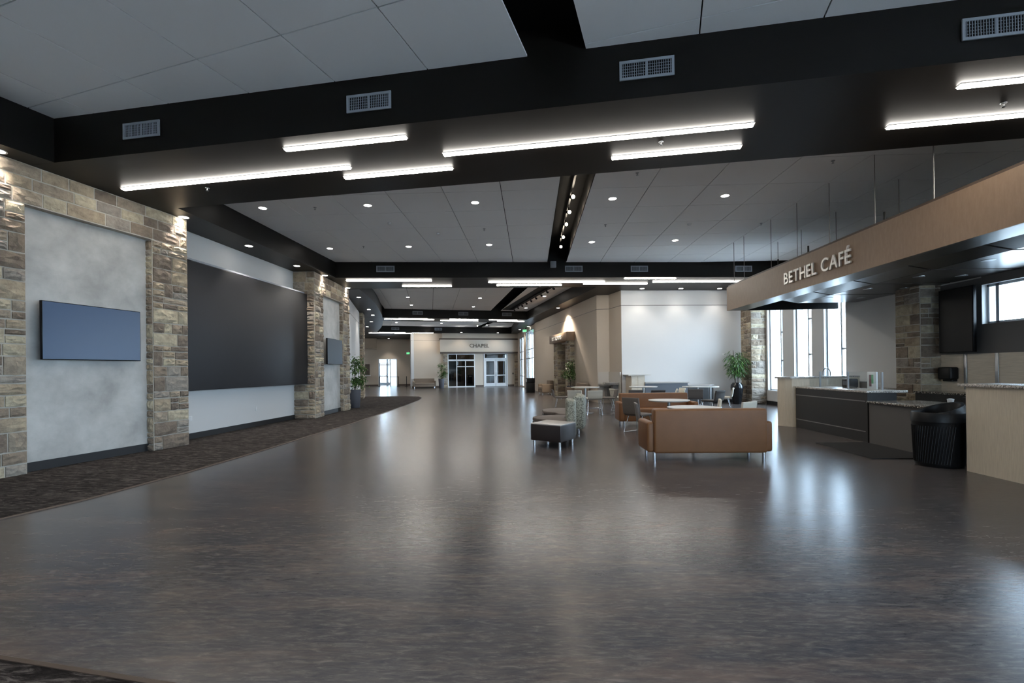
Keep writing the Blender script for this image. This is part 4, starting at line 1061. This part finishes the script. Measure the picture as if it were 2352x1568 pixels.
# cafe television
t=thing('television','large black television tilted high on the dark cafe wall','television',(WX-0.05,10.72,2.45),radians(-90))
o=rbox('bezel','tv_dark',t,-0.42,-0.19,-0.70,0.42,-0.12,0.70,0.01,2)
MB().box(-0.40,-0.194,-0.68,0.40,-0.19,0.68).build('screen','tv_dark',t)
MB().box(-0.1,-0.12,-0.1,0.1,0.03,0.1).build('mount','black_plastic',t)
# floor mat
tag(MB().prism([(5.50,9.50),(6.46,9.50),(6.46,7.85),(5.42,7.85)],0.0,0.012).build('floor_mat','base_black'),'black rubber floor mat before the low counter','floor mat')
# trash bin
b=thing('trash_bin','black ribbed trash bin with an open hooded top beside the veneer counter','trash bin',(6.05,7.34,0),radians(0))
def oval(rx,ry,n=28): return [(rx*cos(2*pi*i/n),ry*sin(2*pi*i/n)) for i in range(n)]
mb=MB(); ov=oval(0.33,0.29); n=len(ov); rings=[(0.86,0.0),(0.92,0.04),(1.0,0.64),(1.02,0.66)]
vs=[(x*s,y*s,z) for s,z in rings for x,y in ov]; fs=[tuple(range(n))[::-1]]
for r_ in range(len(rings)-1): fs+=[(r_*n+i,r_*n+(i+1)%n,(r_+1)*n+(i+1)%n,(r_+1)*n+i) for i in range(n)]
mb.add(vs,fs).build('body','black_plastic',b,smooth=True)
mb=MB(); hood=[(1.04,0.66),(1.04,0.78),(1.0,0.80)]
vs=[];fs=[]
for s,z in hood: vs+=[(x*s,y*s,z) for x,y in ov]
vs+=[(x*0.86+0.02,y*0.86,0.85+0.09*(x/0.33)) for x,y in ov]; vs+=[(x*0.74+0.02,y*0.74,0.84+0.09*(x/0.33)) for x,y in ov]
vs+=[(x*0.70,y*0.70,0.70) for x,y in ov]
for r_ in range(5): fs+=[(r_*n+i,r_*n+(i+1)%n,(r_+1)*n+(i+1)%n,(r_+1)*n+i) for i in range(n)]
fs.append(tuple(5*n+i for i in range(n)))
mb.add(vs,fs).build('hood','black_plastic',b,smooth=True)
rb=MB()
for k in range(26):
    a=pi*0.55+k*0.055*2; a2=a+0.22
    rb.tube([(0.33*0.93*cos(a),0.29*0.93*sin(a),0.06),(0.33*0.965*cos((a+a2)/2),0.29*0.965*sin((a+a2)/2),0.33),(0.33*0.995*cos(a2),0.29*0.995*sin(a2),0.60)],0.006,5)
rb.build('rib','black_plastic',b)

# ================================================================ FURNITURE
def sofa(name,label,loc,rz,w,mat,group=None,depth=0.74,h=0.83,arm=0.14,armh=0.62,legs='chrome'):
    """faces local -Y; origin on the floor under the middle"""
    t=thing(name,label,'sofa',loc,rz,group); x=w/2; y=depth/2
    rbox('base','%s'%mat,t,-x+arm,-y+0.04,0.13,x-arm,y-0.06,0.32,0.02)
    rbox('seat_cushion',mat,t,-x+arm+0.005,-y,0.30,x-arm-0.005,y-0.14,0.46,0.035,4)
    rbox('backrest',mat,t,-x+arm*0.75,y-0.20,0.12,x-arm*0.75,y,h,0.035,4)
    for s in (-1,1):
        xa,xb=(-x,-x+arm) if s<0 else (x-arm,x)
        rbox('arm',mat,t,xa,-y+0.02,0.13,xb,y-0.05,armh,0.04,4)
    for sx in (-1,1):
        for sy in (-1,1):
            MB().lathe([(0.026,0.0),(0.026,0.14),(0.001,0.14)],14,(sx*(x-arm*0.9),sy*(y-0.10))).build('leg',legs,t,smooth=True)
    return t
sofa('sofa','tan leather sofa showing its plain back and metal legs, next to the white round table',(2.87,8.14,0),radians(180),2.0,'leather_tan')
sofa('sofa','tan leather sofa facing the two round tables',(3.27,12.72,0),0.0,2.02,'leather_tan')
sofa('settee','brown fabric settee against the beige wall beside the far potted plant',(*Cpt(1.08,0.55),0),CA,1.95,'settee_fabric')
a=atan2(-Rd[1],-Rd[0])
sofa('loveseat','brown fabric loveseat on the restroom wall behind the first stool table',(*Rpt(1.35,0.50),0),a,1.5,'settee_fabric')
sofa('armchair','brown fabric armchair on the beige wall beside the restrooms portal',(*Rpt(7.55,0.48),0),a,1.05,'settee_fabric')

# shell chair with sled frame
def shell(t,mat,sh,w=0.47,zb=0.82):
    """seat and back pads; faces local -Y"""
    rbox('seat',mat,t,-w/2,-0.24,sh-0.055,w/2,0.20,sh,0.025,3)
    bm=MB(); k=6; vs=[]; fs=[]
    prof=[(0.15,sh-0.05),(0.215,sh-0.01),(0.235,sh+0.08),(0.25,sh+0.20),(0.27,zb-0.04),(0.272,zb)]
    th=0.05
    for (y,z) in prof:
        vs+=[(-w/2,y,z),(w/2,y,z),(w/2,y+th,z+0.004),(-w/2,y+th,z+0.004)]
    n=len(prof)
    fs.append((0,1,2,3)); fs.append((4*n-4,4*n-3,4*n-2,4*n-1))
    for i in range(n-1):
        for q in range(4): fs.append((4*i+q,4*i+(q+1)%4,4*i+4+(q+1)%4,4*i+4+q))
    me=bm.add(vs,fs)
    me.build('backrest',mat,t,bevel=0.018,seg=3)
def make_chair(name,label,mat,sh=0.45,zb=0.82,stool=False,group=None):
    t=thing(name,label,'chair',(0,0,0),0,group)
    shell(t,mat,sh,zb=zb)
    for s in (-1,1):
        x=s*0.19; xo=s*0.24
        MB().tube([(x,-0.16,sh-0.06),(xo,-0.24,0.012),(xo,0.24,0.012),(x,0.12,sh-0.06)],0.010,8).build('sled_leg','chrome',t,smooth=False)
    if stool:
        MB().tube([(-0.215,-0.205,0.22),(0.215,-0.205,0.22)],0.009,6).build('foot_rail','chrome',t)
        MB().tube([(-0.22,0.19,0.22),(0.22,0.19,0.22)],0.009,6).build('foot_rail','chrome',t)
    MB().tube([(-0.19,0.0,sh-0.065),(0.19,0.0,sh-0.065)],0.010,6).build('cross_bar','chrome',t)
    return t
def place(name,label,mat,x,y,face,**k):
    """face = compass angle the sitter looks, degrees from +X"""
    t=make_chair(name,label,mat,**k); t.location=(x,y,0); t.rotation_euler=(0,0,radians(face+90)); return t
place('lounge_chair','taupe shell chair at the round table before the facing tan sofa','taupe_fabric',2.50,11.25,40)
place('lounge_chair','grey shell chair in side view at the round table behind the sofa back','grey_fabric',2.33,9.35,-8)
place('lounge_chair','cream shell chair seen edge on between the two round tables','cream_vinyl',3.70,10.33,162)
place('lounge_chair','cream shell chair whose back rises over the sofa back','cream_vinyl',4.06,9.68,125)
def round_table(name,label,x,y,r,h,mat='table_white',col='steel'):
    t=thing(name,label,'table',(x,y,0))
    MB().lathe([(0.001,h-0.03),(r-0.02,h-0.03),(r,h-0.012),(r,h),(0.001,h)],48).build('tabletop',mat,t,smooth=True)
    MB().lathe([(0.035,0.02),(0.035,h-0.03)],18).build('column',col,t,smooth=True)
    MB().lathe([(0.001,0.0),(0.28,0.0),(0.28,0.012),(0.05,0.03),(0.001,0.03)],32).build('base_plate',col,t,smooth=True)
    return t
round_table('round_table','pale round table before the facing tan sofa',3.25,11.42,0.47,0.74)
round_table('round_table','pale round table behind the sofa back',3.10,9.28,0.48,0.74)
# stool tables
round_table('stool_table','pale round stool table near the lounge bench with speckled backs',1.84,16.35,0.48,0.88)
for l,m_,x,y,f in (('cream stool at the first table, its back to the lounge bench','cream_vinyl',1.50,15.80,70),('cream stool with metal sled legs at the first stool table','cream_vinyl',2.02,15.55,92),
        ('taupe stool in profile beside the stone restroom pier','taupe_fabric',1.02,16.45,0),('taupe stool in profile on the fountain side of the first table','taupe_fabric',2.52,15.85,180)):
    place('stool',l,m_,x,y,f,sh=0.56,zb=0.80,stool=True)
round_table('stool_table','pale round stool table behind the facing tan sofa',3.88,16.7,0.48,0.86)
for l,m_,x,y,f in (('grey stool back rising behind the facing tan sofa','grey_fabric',3.42,15.9,85),('dark brown stool back rising behind the facing tan sofa','dark_fabric',3.98,15.6,100),
        ('cream stool seen edge on behind the facing sofa, turned towards the drinking fountain','cream_vinyl',4.55,16.10,165),('cream stool seen edge on beside the grey counter','cream_vinyl',4.95,16.75,185),('cream stool beside the drinking fountains','cream_vinyl',3.10,16.75,15)):
    place('stool',l,m_,x,y,f,sh=0.52,zb=0.79,stool=True)
t=thing('stool_table','long oval pale table next to the potted bamboo','table',(6.15,17.6,0))
MB().prism([(0.62*cos(2*pi*i/40)*(1.05),0.42*sin(2*pi*i/40)) for i in range(40)],0.78,0.81).build('tabletop','table_white',t)
for dx in (-0.1,0.35): MB().lathe([(0.03,0.0),(0.03,0.78)],14,(dx,0)).build('column','steel',t,smooth=True)
MB().box(-0.3,-0.2,0,0.55,0.2,0.015).build('base_plate','steel',t)
for l,m_,x,y,f in (('grey stool at the oval table before the black curved counter','grey_fabric',5.62,16.6,75),('dark brown stool at the oval table','dark_fabric',5.72,15.35,125),('cream stool with metal legs beside the oval table','cream_vinyl',6.75,17.0,155)):
    place('stool',l,m_,x,y,f,sh=0.47,zb=0.77,stool=True)

# lounge bench: two curved segments and an end ottoman
def sector(cx,cy,r0,r1,a0,a1,n=10):
    out=[(cx+r1*cos(radians(a0+(a1-a0)*i/n)),cy+r1*sin(radians(a0+(a1-a0)*i/n))) for i in range(n+1)]
    inn=[(cx+r0*cos(radians(a0+(a1-a0)*i/n)),cy+r0*sin(radians(a0+(a1-a0)*i/n))) for i in range(n+1)]
    return out+inn[::-1]
def bench(label,seat_poly,back_poly,legs):
    t=thing('lounge_bench',label,'bench',(*seat_poly[0],0))
    ox,oy=seat_poly[0]; L=lambda P:[(x-ox,y-oy) for x,y in P]
    MB().prism(L(seat_poly),0.12,0.38).build('base','leather_dark',t,bevel=0.015)
    MB().prism(L(seat_poly),0.38,0.455).build('seat_cushion','taupe_fabric',t,bevel=0.02,seg=3)
    MB().prism(L(back_poly),0.12,0.87).build('backrest','speckle',t,bevel=0.05,seg=4)
    for x,y in legs: MB().lathe([(0.025,0.0),(0.025,0.13)],12,(x-ox,y-oy)).build('leg','chrome',t,smooth=True)
# first segment: back on the right, opening to the left
seatA=[(0.02,10.5),(0.12,10.15),(0.33,9.93),(0.70,9.68),(0.73,10.0),(0.73,10.5),(0.92,10.95),(0.5,10.95),(0.12,10.8)]
backA=[(0.70,9.64),(0.87,9.53),(0.93,9.95),(0.90,10.5),(0.74,10.48),(0.74,10.0)]
bench('curved lounge bench with brown seat and speckled back next to the ottoman',seatA,backA,[(0.35,10.05),(0.82,9.72),(0.3,10.6),(0.8,10.8)])
seatB=[(0.30,11.95),(0.58,11.6),(0.64,11.25),(0.94,11.0),(1.0,11.3),(1.11,11.7),(1.13,12.4),(1.1,12.9),(0.5,12.9),(0.28,12.5)]
backB=[(0.95,11.0),(1.20,10.95),(1.32,11.6),(1.30,12.45),(1.15,12.45),(1.13,11.7),(1.02,11.3)]
bench('curved lounge bench with brown seat and speckled back beside the first stool table',seatB,backB,[(0.5,12.1),(1.1,11.2),(0.6,12.7),(1.2,12.7)])
ot=thing('ottoman','dark brown leather ottoman with pale top and metal legs at the bench end','ottoman',(0.54,8.86,0),radians(0))
ax=Vector((-0.57,0.42)).normalized(); ay=Vector((0.34,0.60)).normalized()
def O2(u,v): q=ax*u+ay*v; return (q.x,q.y)
P=[O2(0,0),O2(0.70,0),O2(0.70,0.68),O2(0,0.68)]
MB().prism(P,0.13,0.445).build('body','leather_dark',ot,bevel=0.018,seg=3)
P2=[O2(0.005,0.005),O2(0.695,0.005),O2(0.695,0.675),O2(0.005,0.675)]
MB().prism(P2,0.44,0.458).build('top','laminate',ot,bevel=0.004)
for u,v in ((0.06,0.06),(0.64,0.06),(0.64,0.62),(0.06,0.62)):
    MB().lathe([(0.026,0.0),(0.026,0.14)],14,O2(u,v)).build('leg','chrome',ot,smooth=True)

# station along the white wall
WA=atan2(0.62,5.82)
def Wpt(s,d=0.0): return (3.78+cos(WA)*s+sin(WA)*d, 20.0+sin(WA)*s-cos(WA)*d)
c=thing('station_cabinet','tall beige panelled cabinet end with white top against the white wall','cabinet',(*Wpt(0.15),0),WA)
MB().box(0.0,-0.72,0,0.56,-0.02,1.20).build('body','veneer',c)
for i in range(2):
    for j in range(3): MB().box(0.03+i*0.25,-0.735,0.06+j*0.38,0.26+i*0.25,-0.72,0.42+j*0.38).build('panel','veneer_flat',c)
MB().box(-0.12,-0.78,1.20,0.80,0.0,1.24).build('top','table_white',c)
c=thing('station_counter','slate grey counter with pale top behind the stool tables','counter',(*Wpt(0.72),0),WA)
MB().box(0,-0.75,0,1.75,-0.05,0.88).build('body','slate_panel',c)
MB().box(-0.0,-0.78,0.88,1.80,-0.02,0.92).build('top','laminate',c)
c=thing('station_counter','low black rounded counter end against the white wall','counter',(*Wpt(2.50),0),WA)
MB().prism([(0,-0.72),(0.85,-0.72),(1.02,-0.66),(1.14,-0.54),(1.18,-0.38),(1.14,-0.22),(1.02,-0.10),(0.85,-0.04),(0,-0.04)],0,0.76).build('body','black_panel',c)
MB().prism([(0,-0.75),(0.87,-0.75),(1.05,-0.68),(1.18,-0.55),(1.22,-0.38),(1.18,-0.2),(1.05,-0.07),(0.87,-0.02),(0,-0.02)],0.76,0.79).build('top','laminate',c)
tag(MB().lathe([(0.001,0),(0.055,0),(0.055,0.02),(0.001,0.025)],16).build('wall_thermostat','white_plastic',loc=(*Wpt(4.35,0.0),2.02)),'small round white thermostat on the bright white wall','thermostat')
bpy.data.objects['wall_thermostat'].rotation_euler=(radians(90),0,WA)

# drinking fountains
d=thing('drinking_fountain','pair of grey drinking fountains at two heights on the beige wall','fountain',(3.57,20.60,0),radians(-74.3))
for dx,z in ((-0.34,0.72),(0.28,0.80)):
    rbox('basin','granite_grey',d,dx-0.26,-0.47,z,dx+0.26,-0.03,z+0.11,0.02)
    MB().prism([(dx-0.12,-0.25),(dx+0.12,-0.25),(dx+0.12,-0.03),(dx-0.12,-0.03)],0.28,z).build('pedestal','granite_grey',d)
    MB().tube([(dx-0.1,-0.32,z+0.1),(dx-0.1,-0.32,z+0.15),(dx-0.06,-0.34,z+0.16)],0.012,6).build('bubbler','chrome',d)
structure(MB().prism([(2.97,21.18),(3.44,21.12),(3.74,20.02),(3.70,20.0),(3.41,21.09),(2.96,21.14)],0.14,1.35).build('wall_wainscot','tile_wains'),'pale tile wainscot behind the drinking fountains')
# far bin
b=thing('recycling_bin','black bin with a pale opening beside the glazed side exit','trash bin',(*Rpt(10.2,0.85),0),a)
rbox('body','black_plastic',b,-0.25,-0.25,0,0.25,0.25,0.62,0.02); rbox('hood','black_plastic',b,-0.26,-0.26,0.62,0.26,0.26,0.95,0.03)
MB().box(-0.16,-0.264,0.70,0.16,-0.26,0.88).build('opening','frame_white',b); MB().box(-0.264,-0.16,0.70,-0.26,0.16,0.88).build('opening','frame_white',b)
# card reader at the chapel
tag(MB().prism([Cpt(9.0,0.0),Cpt(9.09,0.0),Cpt(9.09,0.03),Cpt(9.0,0.03)],1.08,1.22).build('card_reader','black_plastic'),'small black card reader beside the chapel door','card reader')
# exit signs
for loc,l,rz in (((*Gpt(6.4,0.25),4.50),'green exit sign over the glazed side exit',0.15),((-11.55,44.6,3.15),'green exit sign on the far lobby side wall',0.2)):
    e=thing('exit_sign',l,'exit sign',loc,rz)
    MB().box(-0.17,-0.02,-0.10,0.17,0.02,0.10).build('housing','frame_white',e)
    MB().box(-0.02,-0.02,0.10,0.02,0.02,0.25).build('stem','frame_white',e)
    es=letters('EXIT',e,0.2,0.006,'exit_green',width=0.27)
    for o in es: o.location=(-0.135,-0.025,-0.07)
# belt barriers in the far lobby
def stanchion(x,y,label):
    t=thing('stanchion',label,'barrier post',(x,y,0),0,'belt barrier posts')
    MB().lathe([(0.001,0),(0.17,0),(0.17,0.02),(0.03,0.04),(0.03,0.98),(0.001,0.98)],16).build('post','black_plastic',t,smooth=True)
sa,sb,sc=(-14.55,45.3),(-12.85,45.85),(-11.95,45.4)
stanchion(*sa,'black belt barrier post before the far glazed exit'); stanchion(*sb,'black belt barrier post before the far glazed exit'); stanchion(*sc,'black belt barrier post beside the bluish side wall')
tag(MB().tube([(sa[0]+0.035,sa[1]+0.011,0.93),(sb[0]-0.035,sb[1]-0.011,0.93)],0.02,6).build('barrier_belt','black_plastic'),'black belt stretched between two posts before the far exit','belt')

# ================================================================ PLANTS
def leaf_mesh(R,mb,p,d,L,w):
    d=Vector(d).normalized(); s=d.cross(Vector((0,0,1)))
    s=s.normalized() if s.length>1e-3 else Vector((1,0,0))
    nrm=s.cross(d); s=(s*cos(R.uniform(-0.8,0.8))+nrm*sin(R.uniform(-0.8,0.8))).normalized()
    p=Vector(p); mid=p+d*L*0.45+Vector((0,0,-0.04*L)); tip=p+d*L+Vector((0,0,-0.25*L))
    mb.add([p,mid+s*w,tip,mid-s*w,],[(0,1,2,3)])
def pot(t,kind,h,r):
    if kind=='tall':
        pr=[(0.001,0),(r*0.72,0),(r*0.78,0.02),(r*0.98,h*0.93),(r*1.0,h*0.935),(r*1.0,h),(r*0.88,h),(r*0.86,h*0.93),(0.001,h*0.93)]; m_='pot_grey'
    else:
        pr=[(0.001,0),(r*0.62,0),(r*0.66,0.02),(r*0.98,h*0.68),(r*1.0,h*0.78),(r*0.95,h*0.90),(r*0.72,h*0.97),(r*0.70,h),(r*0.60,h),(r*0.58,h*0.94),(0.001,h*0.93)]; m_='pot_black'
    po=MB().lathe(pr,36).build('pot',m_,t,smooth=True)
    MB().lathe([(0.001,h*0.935),(r*0.6,h*0.935),(r*0.6,h*0.95),(0.001,h*0.955)],24).build('soil','soil',po)
def ficus(label,loc,H,ph,pr,seed,crown=0.42,n=900,low=0.12,xmin=-9,xmax=9,ymax=9):
    R=random.Random(seed); t=thing('potted_ficus',label,'potted plant',loc)
    pot(t,'tall',ph,pr)
    tr_=MB(); path=[(0,0,ph*0.9)]
    for i in range(1,7): path.append((R.uniform(-.03,.03),R.uniform(-.03,.03),ph+(H-0.2-ph)*i/6))
    tr_.tube(path,[0.022-0.0022*i for i in range(7)],7)
    tips=[]
    for k in range(26):
        f=R.uniform(low,1.0) if k%3 else R.uniform(low*0.6,low+0.2)
        z=ph+(H-0.15-ph)*f; a=R.uniform(0,2*pi)
        rad=crown*(0.40+0.60*sin(pi*min(1,0.15+f*0.85)))*R.uniform(0.6,1.0)
        q=(min(xmax-0.1,max(xmin+0.1,rad*cos(a))),min(ymax-0.1,rad*sin(a)),z+R.uniform(0.02,0.18)); i0=min(6,max(0,int(f*6)))
        tr_.tube([path[i0],((path[i0][0]+q[0])/2,(path[i0][1]+q[1])/2,(path[i0][2]+q[2])/2+0.04),q],[0.008,0.006,0.003],5); tips.append(q)
    tr_.build('trunk','bark',t,smooth=True)
    mb=MB()
    for i in range(n):
        c=R.choice(tips); p=[c[j]+R.gauss(0,0.085) for j in range(3)]; p[0]=min(xmax,max(xmin,p[0])); p[1]=min(ymax,p[1])
        leaf_mesh(R,mb,p,(R.uniform(-1,1),R.uniform(-1,1),R.uniform(-0.9,0.3)),R.uniform(0.07,0.13),R.uniform(0.02,0.032))
    o=mb.build('foliage','leaf_ficus',t); o['kind']='stuff'
    return t
ficus('potted ficus in a grey tapered pot at the end of the stone wall',(-7.25,19.4,0.008),2.05,0.74,0.235,3,crown=0.38,xmin=-0.17)
ficus('potted ficus in a grey pot next to the chapel pilaster',(*Cpt(2.50,0.80),0.0),2.1,0.78,0.26,5,n=700)
ficus('potted ficus in a dark pot before the restrooms portal',(*Rpt(2.72,0.42),0.0),2.0,0.66,0.18,9,n=480,crown=0.30,low=0.38,xmax=0.22)
def bamboo(label,loc):
    R=random.Random(21); t=thing('potted_bamboo',label,'potted plant',loc); ph=0.86; pot(t,'urn',ph,0.24)
    st=MB(); mb=MB()
    for k in range(7):
        a=2*pi*k/7; b_=(0.07*cos(a),0.07*sin(a),ph*0.9); H=R.uniform(1.75,2.3); lean=R.uniform(0.05,0.25)
        path=[(b_[0]+lean*cos(a)*(i/6)**2,b_[1]+lean*sin(a)*(i/6)**2,ph*0.9+(H-ph*0.9)*i/6) for i in range(7)]
        st.tube(path,0.010,6)
        for j in range(115):
            f=R.uniform(0.32,1.0); i0=min(5,int(f*6)); u_=f*6-i0
            p=Vector(path[i0]).lerp(Vector(path[i0+1]),u_); aa=R.uniform(0,2*pi); rr=R.uniform(0.02,0.24)*(1.15-0.5*abs(f-0.6))
            p=p+Vector((rr*cos(aa),rr*sin(aa),R.uniform(-0.05,0.05)))
            leaf_mesh(R,mb,p,(cos(aa),sin(aa),R.uniform(-1.3,0.1)),R.uniform(0.13,0.23),R.uniform(0.012,0.020))
    st.build('cane','bark',t,smooth=True)
    o=mb.build('foliage','leaf_bamboo',t); o['kind']='stuff'
bamboo('bushy potted bamboo in a glossy black urn beside the stone pilaster',(8.35,19.72,0.0))
